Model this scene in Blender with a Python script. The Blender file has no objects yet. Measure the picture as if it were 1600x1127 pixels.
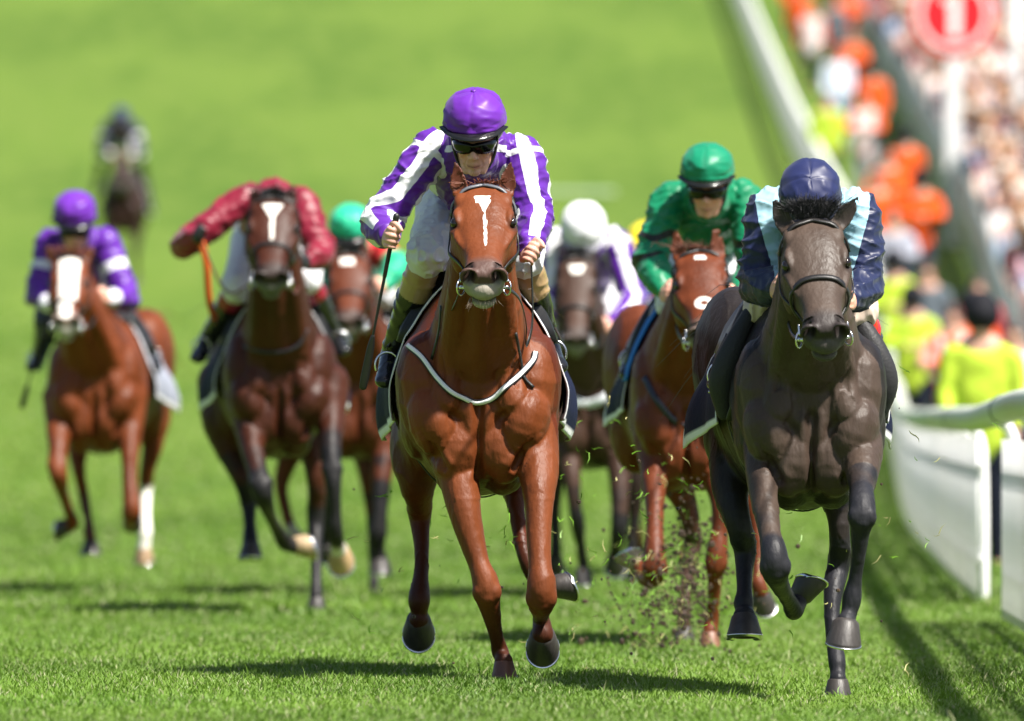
import bpy, bmesh, math, random
import numpy as np
from mathutils import Vector, Matrix
from mathutils.bvhtree import BVHTree

random.seed(7); RNG = np.random.default_rng(7)
scene = bpy.context.scene
COL = scene.collection
R = math.radians

# ---------------------------------------------------------------- camera, sky, sun, exposure
FPX = 17778.0          # focal length in photo pixels (400 mm lens)
CAMZ = 1.0146
cam = bpy.data.cameras.new('camera'); camo = bpy.data.objects.new('camera', cam); COL.objects.link(camo)
camo.location = (0, 0, CAMZ); camo.rotation_euler = (R(90), 0, 0)
cam.lens = 400; cam.sensor_width = 36; cam.shift_y = 0.0541
cam.clip_start = 1; cam.clip_end = 3000
cam.dof.use_dof = True; cam.dof.focus_distance = 43.2; cam.dof.aperture_fstop = 3.7
scene.camera = camo

SUN_EL, SUN_AZ = 58.0, 50.0      # azimuth: degrees from +Y... see direction below
world = bpy.data.worlds.new('World'); scene.world = world; world.use_nodes = True
wn = world.node_tree; bg = wn.nodes['Background']
sky = wn.nodes.new('ShaderNodeTexSky'); sky.sky_type = 'NISHITA'; sky.sun_disc = False
sky.sun_elevation = R(SUN_EL); sky.air_density = 1.0; sky.dust_density = 2.0; sky.ozone_density = 1.0
wn.links.new(sky.outputs[0], bg.inputs[0]); bg.inputs[1].default_value = 0.055
# direction towards the sun: az measured from -Y (camera side) turning to +X
sd = Vector((math.cos(R(SUN_EL)) * math.sin(R(SUN_AZ)), -math.cos(R(SUN_EL)) * math.cos(R(SUN_AZ)), math.sin(R(SUN_EL))))
sky.sun_rotation = math.atan2(sd.x, sd.y)
sun = bpy.data.lights.new('sun', 'SUN'); suno = bpy.data.objects.new('sun', sun); COL.objects.link(suno)
sun.energy = 4.6; sun.angle = R(2.5); sun.color = (1.0, 0.95, 0.87)
suno.rotation_euler = sd.to_track_quat('Z', 'Y').to_euler(); suno.location = (0, 0, 60)
scene.view_settings.view_transform = 'Standard'; scene.view_settings.look = 'None'
scene.view_settings.exposure = 1.30; scene.view_settings.gamma = 1.0

# ---------------------------------------------------------------- helpers
def lin(*c):
    """sRGB 0-255 -> linear"""
    out = []
    for v in c:
        v = v / 255.0
        out.append(v / 12.92 if v <= 0.04045 else ((v + 0.055) / 1.055) ** 2.4)
    return np.array(out)

def vnoise(p, seed=0):
    p = np.asarray(p, float); i = np.floor(p).astype(np.int64); f = p - i; f = f * f * (3 - 2 * f)
    def h(a, b, c):
        n = (a * 73856093) ^ (b * 19349663) ^ (c * 83492791) ^ (seed * 7919)
        n = (n ^ (n >> 13)) * 1274126177; n = n & 0x7fffffff
        n = (n ^ (n >> 15)) * 668265263; n = n & 0x7fffffff
        return n / 0x7fffffff
    x, y, z = i[:, 0], i[:, 1], i[:, 2]
    r = 0
    for dx in (0, 1):
        wx = f[:, 0] if dx else 1 - f[:, 0]
        for dy in (0, 1):
            wy = f[:, 1] if dy else 1 - f[:, 1]
            for dz in (0, 1):
                wz = f[:, 2] if dz else 1 - f[:, 2]
                r = r + wx * wy * wz * h(x + dx, y + dy, z + dz)
    return r

def sstep(a, b, x):
    t = np.clip((x - a) / (b - a + 1e-12), 0, 1); return t * t * (3 - 2 * t)

def tag(o, label=None, cat=None, group=None, kind=None):
    if label: o['label'] = label
    if cat: o['category'] = cat
    if group: o['group'] = group
    if kind: o['kind'] = kind
    return o

def empty(name, loc, label=None, cat=None, group=None):
    o = bpy.data.objects.new(name, None); COL.objects.link(o); o.location = loc
    o.empty_display_size = 0.2
    return tag(o, label, cat, group)

def mesh_np(name, V, F, mat=None, parent=None, col=None, smooth=True):
    """V Nx3 array, F list of index tuples / or MxK int array"""
    me = bpy.data.meshes.new(name)
    V = np.asarray(V, np.float32)
    if isinstance(F, np.ndarray):
        k = F.shape[1]; m = F.shape[0]
        me.vertices.add(len(V)); me.vertices.foreach_set('co', V.ravel())
        me.loops.add(m * k); me.loops.foreach_set('vertex_index', F.ravel().astype(np.int32))
        me.polygons.add(m)
        me.polygons.foreach_set('loop_start', np.arange(0, m * k, k, dtype=np.int32))
        me.update(calc_edges=True)
    else:
        me.from_pydata([tuple(map(float, v)) for v in V], [], F); me.update()
    o = bpy.data.objects.new(name, me); COL.objects.link(o)
    if mat: me.materials.append(mat)
    if parent is not None: o.parent = parent
    if smooth: me.polygons.foreach_set('use_smooth', np.ones(len(me.polygons), bool))
    if col is not None: set_col(me, col)
    return o

def set_col(me, col):
    n = len(me.vertices); c = np.ones((n, 4), np.float32)
    col = np.asarray(col, np.float32)
    c[:, :3] = col if col.ndim == 2 else col[None, :]
    a = me.color_attributes.get('Col') or me.color_attributes.new('Col', 'FLOAT_COLOR', 'POINT')
    a.data.foreach_set('color', c.ravel())

def set_pat(me, colb, pat):
    n = len(me.vertices); c = np.ones((n, 4), np.float32); c[:, :3] = colb
    me.color_attributes.new('ColB', 'FLOAT_COLOR', 'POINT').data.foreach_set('color', c.ravel())
    me.attributes.new('Pat', 'FLOAT', 'POINT').data.foreach_set('value', np.asarray(pat, np.float32))

def get_co(me):
    a = np.empty(len(me.vertices) * 3, np.float32); me.vertices.foreach_get('co', a); return a.reshape(-1, 3).astype(float)

def catmull(P, seg):
    P = np.asarray(P, float); n = len(P)
    if n < 3 or seg == 1:
        t = np.linspace(0, n - 1, (n - 1) * seg + 1); i = np.minimum(t.astype(int), n - 2); f = (t - i).reshape((-1,) + (1,) * (P.ndim - 1))
        return P[i] * (1 - f) + P[i + 1] * f
    E = np.concatenate([[2 * P[0] - P[1]], P, [2 * P[-1] - P[-2]]])
    out = []
    for k in range(n - 1):
        a, b, c, d = E[k:k + 4]
        for j in range(seg):
            t = j / seg
            out.append(0.5 * (2 * b + (c - a) * t + (2 * a - 5 * b + 4 * c - d) * t * t + (3 * b - a - 3 * c + d) * t ** 3))
    out.append(P[-1]); return np.array(out)

def nrm(v):
    v = np.asarray(v, float); return v / (np.linalg.norm(v) + 1e-12)

class Sculpt:
    def __init__(s): s.V = []; s.F = []; s.C = []; s.n = 0
    def add(s, V, F, col=None):
        V = np.asarray(V, float); s.V.append(V); s.F += [tuple(int(i) + s.n for i in f) for f in F]
        s.C.append(np.tile(np.asarray(col if col is not None else (1, 1, 1), float), (len(V), 1)) if col is None or np.ndim(col) == 1 else np.asarray(col))
        s.n += len(V); return s
    def ell(s, c, r, rot=None, n=16, col=None):
        c = np.asarray(c, float); r = np.ones(3) * r if np.ndim(r) == 0 else np.asarray(r, float)
        V = [(0, 0, 1)]; F = []; m = n // 2
        for i in range(1, m):
            a = math.pi * i / m
            for j in range(n):
                b = 2 * math.pi * j / n; V.append((math.sin(a) * math.cos(b), math.sin(a) * math.sin(b), math.cos(a)))
        V.append((0, 0, -1)); V = np.array(V) * r
        if rot is not None:
            M = rot if np.ndim(rot) == 2 else np.array(Matrix.Rotation(R(rot[0]), 3, 'X') @ Matrix.Rotation(R(rot[1]), 3, 'Y') @ Matrix.Rotation(R(rot[2]), 3, 'Z'))
            V = V @ np.array(M).T
        for j in range(n): F.append((0, 1 + j, 1 + (j + 1) % n))
        for i in range(m - 2):
            for j in range(n):
                a = 1 + i * n + j; b = 1 + i * n + (j + 1) % n; F.append((a, a + n, b + n, b))
        L = len(V) - 1; base = 1 + (m - 2) * n
        for j in range(n): F.append((L, base + (j + 1) % n, base + j))
        return s.add(V + c, F, col)
    def loft(s, rings, seg=4, col=None, caps=True, smooth=True):
        rings = np.asarray(rings, float)
        if seg > 1: rings = catmull(rings, seg)
        m, n = rings.shape[:2]; V = rings.reshape(-1, 3); F = []
        for i in range(m - 1):
            for j in range(n):
                a = i * n + j; b = i * n + (j + 1) % n; F.append((a, a + n, b + n, b))
        if caps:
            V = np.vstack([V, rings[0].mean(0), rings[-1].mean(0)]); c0, c1 = m * n, m * n + 1
            for j in range(n):
                F.append((c0, j, (j + 1) % n)); F.append((c1, (m - 1) * n + (j + 1) % n, (m - 1) * n + j))
        return s.add(V, F, col)
    def tube(s, P, Rr, ref=(1, 0, 0), n=16, seg=5, col=None, round_caps=True):
        P = catmull(P, seg)
        Rr = np.array([(r, r) if np.ndim(r) == 0 else r for r in (Rr if isinstance(Rr, (list, tuple, np.ndarray)) else [Rr] * 2)], float)
        if len(Rr) != (len(P) - 1) // seg + 1: Rr = np.tile(Rr[:1], ((len(P) - 1) // seg + 1, 1))
        Rr = np.maximum(catmull(Rr, seg), 1e-4)
        T = np.gradient(P, axis=0); T /= np.linalg.norm(T, axis=1)[:, None] + 1e-12
        th = np.arange(n) * 2 * math.pi / n; rings = []
        ref = np.asarray(ref, float); ps = None
        def ring(c, t, a, b):
            nonlocal ps
            sd_ = ref - np.dot(ref, t) * t
            if np.linalg.norm(sd_) < 0.15: sd_ = ps - np.dot(ps, t) * t if ps is not None else np.array((0, 0, 1.0)) - t[2] * t
            sd_ = nrm(sd_); ps = sd_; o = np.cross(t, sd_)
            return c + np.outer(np.cos(th) * a, sd_) + np.outer(np.sin(th) * b, o)
        if round_caps:
            for k in (80, 50, 25): rings.append(ring(P[0] - T[0] * Rr[0].mean() * math.sin(R(k)), T[0], Rr[0][0] * math.cos(R(k)), Rr[0][1] * math.cos(R(k))))
        for k in range(len(P)): rings.append(ring(P[k], T[k], *Rr[k]))
        if round_caps:
            for k in (25, 50, 80): rings.append(ring(P[-1] + T[-1] * Rr[-1].mean() * math.sin(R(k)), T[-1], Rr[-1][0] * math.cos(R(k)), Rr[-1][1] * math.cos(R(k))))
        return s.loft(rings, seg=1, col=col)
    def box(s, c, h, rot=None, col=None):
        V = np.array([(x, y, z) for x in (-1, 1) for y in (-1, 1) for z in (-1, 1)], float) * np.asarray(h)
        if rot is not None: V = V @ np.array(rot).T
        return s.add(V + np.asarray(c), [(0, 1, 3, 2), (4, 6, 7, 5), (0, 4, 5, 1), (2, 3, 7, 6), (0, 2, 6, 4), (1, 5, 7, 3)], col)
    def plain(s, name, mat, parent=None, smooth=True):
        o = mesh_np(name, np.vstack(s.V), s.F, mat, parent, np.vstack(s.C), smooth); return o
    def remesh(s, name, voxel, iters, mat, parent=None, fac=0.5):
        me = bpy.data.meshes.new(name + '_src'); me.from_pydata([tuple(v) for v in np.vstack(s.V)], [], s.F); me.update()
        t = bpy.data.objects.new('tmp', me); COL.objects.link(t)
        m = t.modifiers.new('r', 'REMESH'); m.mode = 'VOXEL'; m.voxel_size = voxel; m.adaptivity = 0
        if iters:
            q = t.modifiers.new('s', 'SMOOTH'); q.factor = fac; q.iterations = iters
        dg = bpy.context.evaluated_depsgraph_get(); dg.update()
        out = bpy.data.meshes.new_from_object(t.evaluated_get(dg)); out.name = name
        bpy.data.objects.remove(t); bpy.data.meshes.remove(me)
        out.materials.clear(); out.materials.append(mat)
        o = bpy.data.objects.new(name, out); COL.objects.link(o)
        if parent is not None: o.parent = parent
        out.polygons.foreach_set('use_smooth', np.ones(len(out.polygons), bool))
        return o

def vnormals(me):
    a = np.empty(len(me.vertices) * 3, np.float32); me.vertex_normals.foreach_get('vector', a); return a.reshape(-1, 3).astype(float)

def reshape(o, co):
    o.data.vertices.foreach_set('co', co.astype(np.float32).ravel()); o.data.update()

def relax(me, co, mask, iters, lam=0.5):
    e = np.empty(len(me.edges) * 2, np.int32); me.edges.foreach_get('vertices', e); e = e.reshape(-1, 2); n = len(co)
    deg = np.bincount(e.ravel(), minlength=n).clip(1); m = (mask * lam)[:, None]
    for _ in range(iters):
        s_ = np.stack([np.bincount(e[:, 0], co[e[:, 1], k], n) + np.bincount(e[:, 1], co[e[:, 0], k], n) for k in range(3)], 1)
        co = co + (s_ / deg[:, None] - co) * m
    return co

def polydist(co, P, chunk=60000):
    """distance to polyline and arclength parameter 0..1"""
    P = np.asarray(P, float); best = np.full(len(co), 1e9); par = np.zeros(len(co))
    L = np.r_[0, np.cumsum(np.linalg.norm(np.diff(P, axis=0), axis=1))]; tot = L[-1]
    for k in range(len(P) - 1):
        a, b = P[k], P[k + 1]; ab = b - a; l2 = ab @ ab + 1e-12
        t = np.clip(((co - a) @ ab) / l2, 0, 1); d = np.linalg.norm(co - a - t[:, None] * ab, axis=1)
        m = d < best; best[m] = d[m]; par[m] = (L[k] + t[m] * (L[k + 1] - L[k])) / tot
    return best, par

# ---------------------------------------------------------------- materials
def material(name, rough=0.5, spec=0.5, bump=0.0, bscale=60.0, var=0.0, vscale=8.0, metal=0.0, color=None, sheen=0.0, coat=0.0, stretch=(1, 1, 1), sss=0.0, trans=0.0, detail=3.0, rvar=0.0, ridged=False):
    m = bpy.data.materials.new(name); m.use_nodes = True; nt = m.node_tree; N = nt.nodes; Lk = nt.links
    b = N['Principled BSDF']
    b.inputs['Roughness'].default_value = rough; b.inputs['Specular IOR Level'].default_value = spec; b.inputs['Metallic'].default_value = metal
    b.inputs['Sheen Weight'].default_value = sheen; b.inputs['Coat Weight'].default_value = coat; b.inputs['Coat Roughness'].default_value = 0.1
    b.inputs['Subsurface Weight'].default_value = sss; b.inputs['Subsurface Scale'].default_value = 0.01
    if sss: b.inputs['Subsurface Radius'].default_value = (1, 0.3, 0.15)
    tc = N.new('ShaderNodeTexCoord'); mp = N.new('ShaderNodeMapping'); mp.inputs['Scale'].default_value = stretch
    Lk.new(tc.outputs['Object'], mp.inputs['Vector'])
    if color is None:
        at = N.new('ShaderNodeAttribute'); at.attribute_name = 'Col'; ab = N.new('ShaderNodeAttribute'); ab.attribute_name = 'ColB'; ap = N.new('ShaderNodeAttribute'); ap.attribute_name = 'Pat'
        pr = N.new('ShaderNodeMapRange'); pr.inputs['From Min'].default_value = 0.0002; pr.inputs['From Max'].default_value = 0.0012; Lk.new(ap.outputs['Fac'], pr.inputs['Value'])
        pm = N.new('ShaderNodeMix'); pm.data_type = 'RGBA'; Lk.new(pr.outputs[0], pm.inputs['Factor']); Lk.new(at.outputs['Color'], pm.inputs['A']); Lk.new(ab.outputs['Color'], pm.inputs['B']); src = pm.outputs['Result']
    else:
        rgb = N.new('ShaderNodeRGB'); rgb.outputs[0].default_value = (*color, 1); src = rgb.outputs[0]
    nz = N.new('ShaderNodeTexNoise'); nz.inputs['Scale'].default_value = vscale; nz.inputs['Detail'].default_value = 5
    Lk.new(mp.outputs[0], nz.inputs['Vector'])
    mr = N.new('ShaderNodeMapRange'); mr.inputs['From Min'].default_value = 0.25; mr.inputs['From Max'].default_value = 0.75
    mr.inputs['To Min'].default_value = 1 - var; mr.inputs['To Max'].default_value = 1 + var
    Lk.new(nz.outputs['Fac'], mr.inputs['Value'])
    mx = N.new('ShaderNodeMix'); mx.data_type = 'RGBA'; mx.blend_type = 'MULTIPLY'; mx.inputs['Factor'].default_value = 1
    Lk.new(src, mx.inputs['A']); Lk.new(mr.outputs[0], mx.inputs['B']); Lk.new(mx.outputs['Result'], b.inputs['Base Color'])
    if rvar:
        m2 = N.new('ShaderNodeMapRange'); m2.inputs['From Min'].default_value = 0.3; m2.inputs['From Max'].default_value = 0.7
        m2.inputs['To Min'].default_value = rough - rvar; m2.inputs['To Max'].default_value = rough + rvar
        Lk.new(nz.outputs['Fac'], m2.inputs['Value']); Lk.new(m2.outputs[0], b.inputs['Roughness'])
    if bump:
        n2 = N.new('ShaderNodeTexNoise'); n2.inputs['Scale'].default_value = bscale; n2.inputs['Detail'].default_value = detail
        if ridged: n2.noise_type = 'RIDGED_MULTIFRACTAL'; n2.inputs['Lacunarity'].default_value = 2.1; n2.inputs['Distortion'].default_value = 0.6; n2.inputs['Roughness'].default_value = 0.45
        Lk.new(mp.outputs[0], n2.inputs['Vector'])
        bp = N.new('ShaderNodeBump'); bp.inputs['Strength'].default_value = 1.0; bp.inputs['Distance'].default_value = bump
        Lk.new(n2.outputs['Fac'], bp.inputs['Height']); Lk.new(bp.outputs[0], b.inputs['Normal'])
    if trans:
        tr = N.new('ShaderNodeBsdfTranslucent'); ms = N.new('ShaderNodeMixShader'); ms.inputs[0].default_value = trans
        Lk.new(mx.outputs['Result'], tr.inputs['Color']); Lk.new(b.outputs[0], ms.inputs[1]); Lk.new(tr.outputs[0], ms.inputs[2])
        Lk.new(ms.outputs[0], N['Material Output'].inputs['Surface'])
    return m

M = dict(
    coat=material('horse_coat', rough=0.50, spec=0.22, bump=0.0034, bscale=60, var=0.28, vscale=6, stretch=(1, 1, 0.4), detail=8, rvar=0.10),
    hair=material('horse_hair', rough=0.5, spec=0.4, var=0.3, vscale=30),
    hoof=material('hoof_horn', rough=0.5, spec=0.5, bump=0.002, bscale=60, var=0.35, vscale=30, stretch=(1, 1, 0.2)),
    steel=material('bright_steel', rough=0.22, metal=1.0, color=(0.75, 0.75, 0.76), bump=0.0004, bscale=80),
    eye=material('dark_eye', rough=0.06, spec=0.6, color=(0.008, 0.005, 0.004), coat=0.0),
    satin=material('silk_satin', rough=0.43, spec=0.36, bump=0.022, bscale=6.5, var=0.05, vscale=9, sheen=0.1, trans=0.10, detail=5, ridged=True),
    cloth=material('woven_cloth', rough=0.75, spec=0.15, bump=0.003, bscale=40, var=0.06, vscale=20),
    leather=material('tack_leather', rough=0.42, spec=0.5, bump=0.0006, bscale=300, var=0.2, vscale=60),
    patent=material('polished_boot', rough=0.16, spec=0.4, bump=0.004, bscale=22, var=0.1, coat=0.2),
    skin=material('human_skin', rough=0.48, spec=0.45, bump=0.0006, bscale=220, var=0.08, vscale=40, sss=0.12),
    lens=material('goggle_lens', rough=0.12, spec=0.35, color=(0.003, 0.003, 0.004)),
    paint=material('white_paint', rough=0.45, spec=0.4, bump=0.0015, bscale=30, var=0.06, vscale=4),
    rail=material('translucent_rail_plastic', rough=0.4, spec=0.4, bump=0.0015, bscale=30, var=0.05, vscale=3, trans=0.42),
    plastic=material('coloured_plastic', rough=0.4, spec=0.5, bump=0.001, bscale=60, var=0.05),
    crowd=material('crowd_clothing', rough=0.8, spec=0.2, bump=0.002, bscale=30, var=0.1),
)

def P3(px, py, D):
    return np.array(((px - 800) * D / FPX, D, CAMZ - (py - 650) * D / FPX))

# ---------------------------------------------------------------- ground
_HD = np.array([-60, 60, 95, 105, 120, 135, 150, 175, 200, 250, 300, 400, 600, 900])
_HZ = np.array([0, 0, 0, .08, .60, 1.45, 2.45, 3.95, 5.55, 8.8, 12.2, 19.5, 35, 60.0])
_gy = np.linspace(-60, 900, 1921); _gz = np.interp(_gy, _HD, _HZ)
_k = np.exp(-np.linspace(-2.2, 2.2, 41) ** 2); _k /= _k.sum(); _gz = np.convolve(np.pad(_gz, 20, mode='edge'), _k, 'valid')
def ground_z(x, y):
    x = np.asarray(x, float); y = np.asarray(y, float)
    z = np.interp(y, _gy, _gz)
    z = z - 0.05 * np.exp(-((x - 1.3) ** 2 / 0.5 + (y - 43) ** 2 / 40))
    return z
# ---------------------------------------------------------------- horse builder
def strands(name, S, mat, parent, col, w=0.0035, cv=0.25):
    """S: list of (k,3) arrays; thin three-sided hairs in one mesh"""
    V = []; F = []; C = []; n = 0
    for P in S:
        P = np.asarray(P, float); T = np.gradient(P, axis=0); k = len(P); c = np.clip(np.asarray(col) * (1 + cv * (random.random() * 2 - 1)), 0, 1)
        for i in range(k):
            t = nrm(T[i]); a = np.cross(t, (0.3, 0.2, 0.9)); a = nrm(a) if np.linalg.norm(a) > .05 else np.array((1.0, 0, 0)); b = np.cross(t, a)
            r = w * (1 - 0.85 * i / (k - 1))
            for q in range(3):
                g = q * 2.0944; V.append(P[i] + r * (math.cos(g) * a + math.sin(g) * b)); C.append(c)
        for i in range(k - 1):
            for q in range(3):
                a0 = n + i * 3 + q; a1 = n + i * 3 + (q + 1) % 3; F.append((a0, a1, a1 + 3, a0 + 3))
        n += 3 * k
    return mesh_np(name, np.array(V), np.array(F), mat, parent, np.array(C))

def ribbon(S, P, Nn, w, th=0.004, col=(0, 0, 0), seg=3):
    """flat strap along P lying with its flat side to the normals Nn"""
    P = catmull(P, seg); Nn = catmull(Nn, seg); T = np.gradient(P, axis=0); rings = []
    for p, t, n in zip(P, T, Nn):
        t = nrm(t); n = nrm(n - np.dot(n, t) * t); s_ = np.cross(t, n)
        rings.append([p + s_ * w / 2 * a + n * th / 2 * b for a, b in ((-1, -.6), (-.9, 1), (.9, 1), (1, -.6), (.9, -1), (-.9, -1))])
    S.loft(rings, seg=1, col=col)

def egg(cx, y, zt, zb, hw, k=0.25, n=28):
    th = np.arange(n) * 2 * math.pi / n; h = (zt - zb) / 2; c = (zt + zb) / 2
    s_, c_ = np.sin(th), np.cos(th)
    wx = np.sign(c_) * np.abs(c_) ** 0.9 * hw * (1 - k * np.maximum(s_, 0) ** 1.3 - 0.12 * np.maximum(-s_, 0))
    return np.stack([cx + wx, np.full(n, y), c + h * s_], 1)

class Horse: pass

def make_horse(sp):
    h = Horse(); D = sp['D']; s = FPX / D; h.sp = sp
    cx = sp['cx']; root = P3(cx, 650, D); gz = float(ground_z(root[0], D)) + sp.get('lift', 0); root[2] = gz
    h.D = D; h.root = root; h.s = s
    def L(px, py, dy=0.0): return P3(px, py, D + dy) - root
    h.L = L
    sc = sp.get('scale', 1.0)
    rx = (sp.get('rump', 0)) / s           # sideways shift of the rump
    e = h.e = empty('racehorse', tuple(root), sp['label'], 'horse', 'racehorses galloping in the race')
    body = Sculpt()
    zb = sp.get('zb', 0.72) - gz; W = sp.get('W', 1.0)
    cxat = lambda dy: rx * np.clip(dy, 0, 2.1) / 1.9
    rings = []
    for dy, zt, zbo, hw in ((-.10, 1.20, .98, .07), (-.07, 1.28, .86, .16), (.0, 1.36, .78, .235), (.14, 1.45, .735, .28), (.32, 1.55, .715, .305), (.55, 1.60, .72, .30), (.85, 1.54, .74, .325),
                            (1.15, 1.52, .78, .335), (1.4, 1.55, .84, .30), (1.62, 1.57, .95, .28), (1.85, 1.53, 1.03, .25), (2.02, 1.42, 1.08, .19), (2.1, 1.3, 1.14, .08)):
        z0 = zb + (zbo - .715) * sc; z1 = z0 + (zt - zbo) * sc * sp.get('H', 1.0)
        rings.append(egg(cxat(dy), dy, z1, z0, hw * sc * W, .34))
    body.loft(rings, seg=3)
    zc = zb - .715 * sc
    for sg in (-1, 1):
        body.ell((sg * .175 * W, .12, zc + 1.10), (.125 * W, .20, .26), (8, sg * 10, 0))         # shoulder
        body.ell((sg * .165 * W, -.03, zc + 1.00), (.095, .12, .14), (0, sg * 20, 0))          # point of shoulder
        body.ell((sg * .080 * W, -.035, zc + .89), (.080, .085, .13), (0, -sg * 12, 0))         # breast muscle
        body.ell((sg * .085 * W, .12, zc + .80), (.080, .14, .085))
        body.ell((sg * .215 * W, .22, zc + 1.02), (.085, .18, .17), (0, 0, 0))               # triceps
        body.ell((sg * .16 + cxat(1.65), 1.66, zc + 1.27), (.17, .33, .30))                # quarters
        body.ell((sg * .18 + cxat(1.3), 1.34, zc + 1.02), (.13, .20, .24))                 # stifle
    # legs -------------------------------------------------
    h.legs = {}; hoofs = []
    for key, leg in sp['legs'].items():
        P = [L(a, b, c) for a, b, c, *_ in leg['j']]; Rr = []
        for (a, b, c, *r) in leg['j']:
            ss = FPX / (D + c); r0 = r[0] / ss; r1 = (r[1] / ss if len(r) > 1 else r0 * 1.12); Rr.append((r0, r1))
        body.tube(P, Rr, n=16, seg=4)
        for (a, b, c, r) in leg.get('m', []):                 # muscle and joint bumps, px
            body.ell(L(a, b, c), r / s)
        k = leg.get('knee')
        if k is not None:                                   # knobbly joint
            q = P[k]; rr = Rr[k][0]
            for sg in (-1, 1): body.ell(q + np.array((sg * rr * .55, -rr * .35, rr * .1)), (rr * .55, rr * .7, rr * .8))
            body.ell(q + np.array((0, -rr * .55, -rr * .35)), (rr * .7, rr * .55, rr * .55))
        f = leg.get('fet')
        if f is not None:
            q = P[f]; rr = Rr[f][0]; dn = nrm(P[min(f + 1, len(P) - 1)] - P[f])
            body.ell(q + np.array((0, rr * .45, 0)), (rr * .9, rr * .9, rr * .85))
        h.legs[key] = (np.array(P), Rr, leg)
        hoofs.append((key, P[-1], nrm(leg['hoof'][0]), nrm(leg['hoof'][1]), leg['hoof'][2] if len(leg['hoof']) > 2 else 1.0, leg))
    # head -------------------------------------------------
    poll = L(*sp['poll'], sp.get('pd', -.42)); nose = L(sp['nose'][0], sp['nose'][1], 0)
    Lh = sp.get('Lh', .56); v = nose - poll; v[1] = 0; vl = np.linalg.norm(v)
    dep = math.sqrt(max(Lh ** 2 - vl ** 2, .01)); a = np.array((v[0], -dep, v[2])) / Lh
    xs = nrm(np.array((1, 0, 0)) - a[0] * a + np.array((0, 0, sp.get('roll', 0)))); xs = nrm(xs - np.dot(xs, a) * a)
    n_ = np.cross(a, xs)
    if n_[2] < 0: n_ = -n_
    Hp = lambda t, x, n0: poll + a * t * Lh + xs * x + n_ * n0
    h.Hp, h.ha, h.hx, h.hn, h.Lh, h.poll = Hp, a, xs, n_, Lh, poll
    Wb = sp['W2'] / s                                    # half width at the brow
    h.Wb = Wb; th = np.arange(28) * 2 * math.pi / 28; rings = []
    for t, w, off, dp in ((-.10, .42, -.06, .10), (-.05, .60, -.03, .15), (.03, .78, -.008, .20), (.13, .90, .010, .235), (.24, .97, .014, .255), (.34, 1.0, .008, .265), (.44, .97, .002, .265), (.54, .86, -.002, .235), (.64, .70, -.002, .19),
                          (.74, .585, 0, .15), (.82, .565, .002, .13), (.89, .63, 0, .140), (.945, .64, -.004, .145), (.98, .58, -.012, .135), (1.0, .46, -.022, .105)):
        c = Hp(t, 0, off - dp / 2); q = []
        for g in th:
            sx, cc = math.sin(g), math.cos(g); ex = .72 if sx > 0 else .9
            wx = np.sign(cc) * abs(cc) ** (.78) * w * Wb; nn = np.sign(sx) * abs(sx) ** ex * dp / 2
            if sx < 0: wx *= (1 - .30 * (-sx) ** 2)
            q.append(c + xs * wx + n_ * nn)
        rings.append(q)
    body.loft(rings, seg=3)
    HM = np.array([xs, a, n_]).T
    for sg in (-1, 1):
        body.ell(Hp(.33, sg * .80 * Wb, -.022), (.018, .052, .019), HM)         # brow above the eye
        body.ell(Hp(.40, sg * .86 * Wb, -.058), (.022, .042, .018), HM)         # below the eye
        body.tube([Hp(.42, sg * .84 * Wb, -.055), Hp(.54, sg * .76 * Wb, -.045), Hp(.66, sg * .56 * Wb, -.045)], [.016, .014, .010])
        body.ell(Hp(.40, sg * .70 * Wb, -.15), (.040, .11, .085), HM)          # cheek
        body.ell(Hp(.14, sg * .66 * Wb, -.030), (.030, .05, .026), HM)
        # nostril rim
        c = Hp(.955, sg * .43 * Wb, -.030); q = []
        for g in np.linspace(0, 2 * math.pi, 13)[:-1]:
            q.append(c + xs * (math.cos(g) * .026 + sg * .004) + n_ * math.sin(g) * .032 + a * .012)
        q.append(q[0]); body.tube(q, [.0105] * 13, n=8, seg=2, ref=a)
    # muzzle and lips
    body.ell(Hp(.985, 0, -.092), (.44 * Wb, .040, .040), HM)
    body.ell(Hp(.965, 0, -.150), (.38 * Wb, .042, .026), HM)
    body.ell(Hp(.90, 0, -.155), (.32 * Wb, .050, .028), HM)
    # ears
    h.ears = []
    for sg, tip in zip((-1, 1), sp['ears']):
        tp = L(*tip, sp.get('pd', -.42) + .02); bs = Hp(.05, sg * .70 * Wb, -.035); ax = tp - bs; le = np.linalg.norm(ax); ax /= le
        fr = nrm(np.array((sg * .25, -1, .1)) - np.dot(np.array((sg * .25, -1, .1)), ax) * ax); sd2 = np.cross(ax, fr); rings = []
        for t, w in ((-.12, .025), (.0, .031), (.15, .035), (.35, .036), (.55, .031), (.75, .021), (.9, .011), (1.0, .003)):
            cen = bs + ax * le * t + sd2 * 0 - fr * 0; q = []
            w *= sp.get('earw', 1.0)
            for g in np.arange(16) * 2 * math.pi / 16:
                x_, y_ = math.cos(g) * w, math.sin(g)
                dpt = y_ * w * .75 if y_ < 0 else (-y_ * w * .30 if t > .1 and abs(x_) < w * .8 else y_ * w * .3)
                q.append(cen + sd2 * x_ + fr * dpt)
            rings.append(q)
        body.loft(rings, seg=3); h.ears.append((bs, tp, fr))
    # neck
    nk = sp.get('neck', 1.0)
    A = poll + np.array((0, .13, -.10)); C = NC = np.array((0, .10, zc + 1.28)); B = (A * .48 + C * .52) + np.array((0, -.03, -.02))
    body.tube([A, (A + B) / 2 + np.array((0, -.01, 0)), B, C, np.array((cxat(.4), .42, zc + 1.2))], [(.095 * nk, .12), (.118 * nk, .15), (.145 * nk, .18), (.20 * nk, .235), (.20, .25)], n=22, seg=5)
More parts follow.
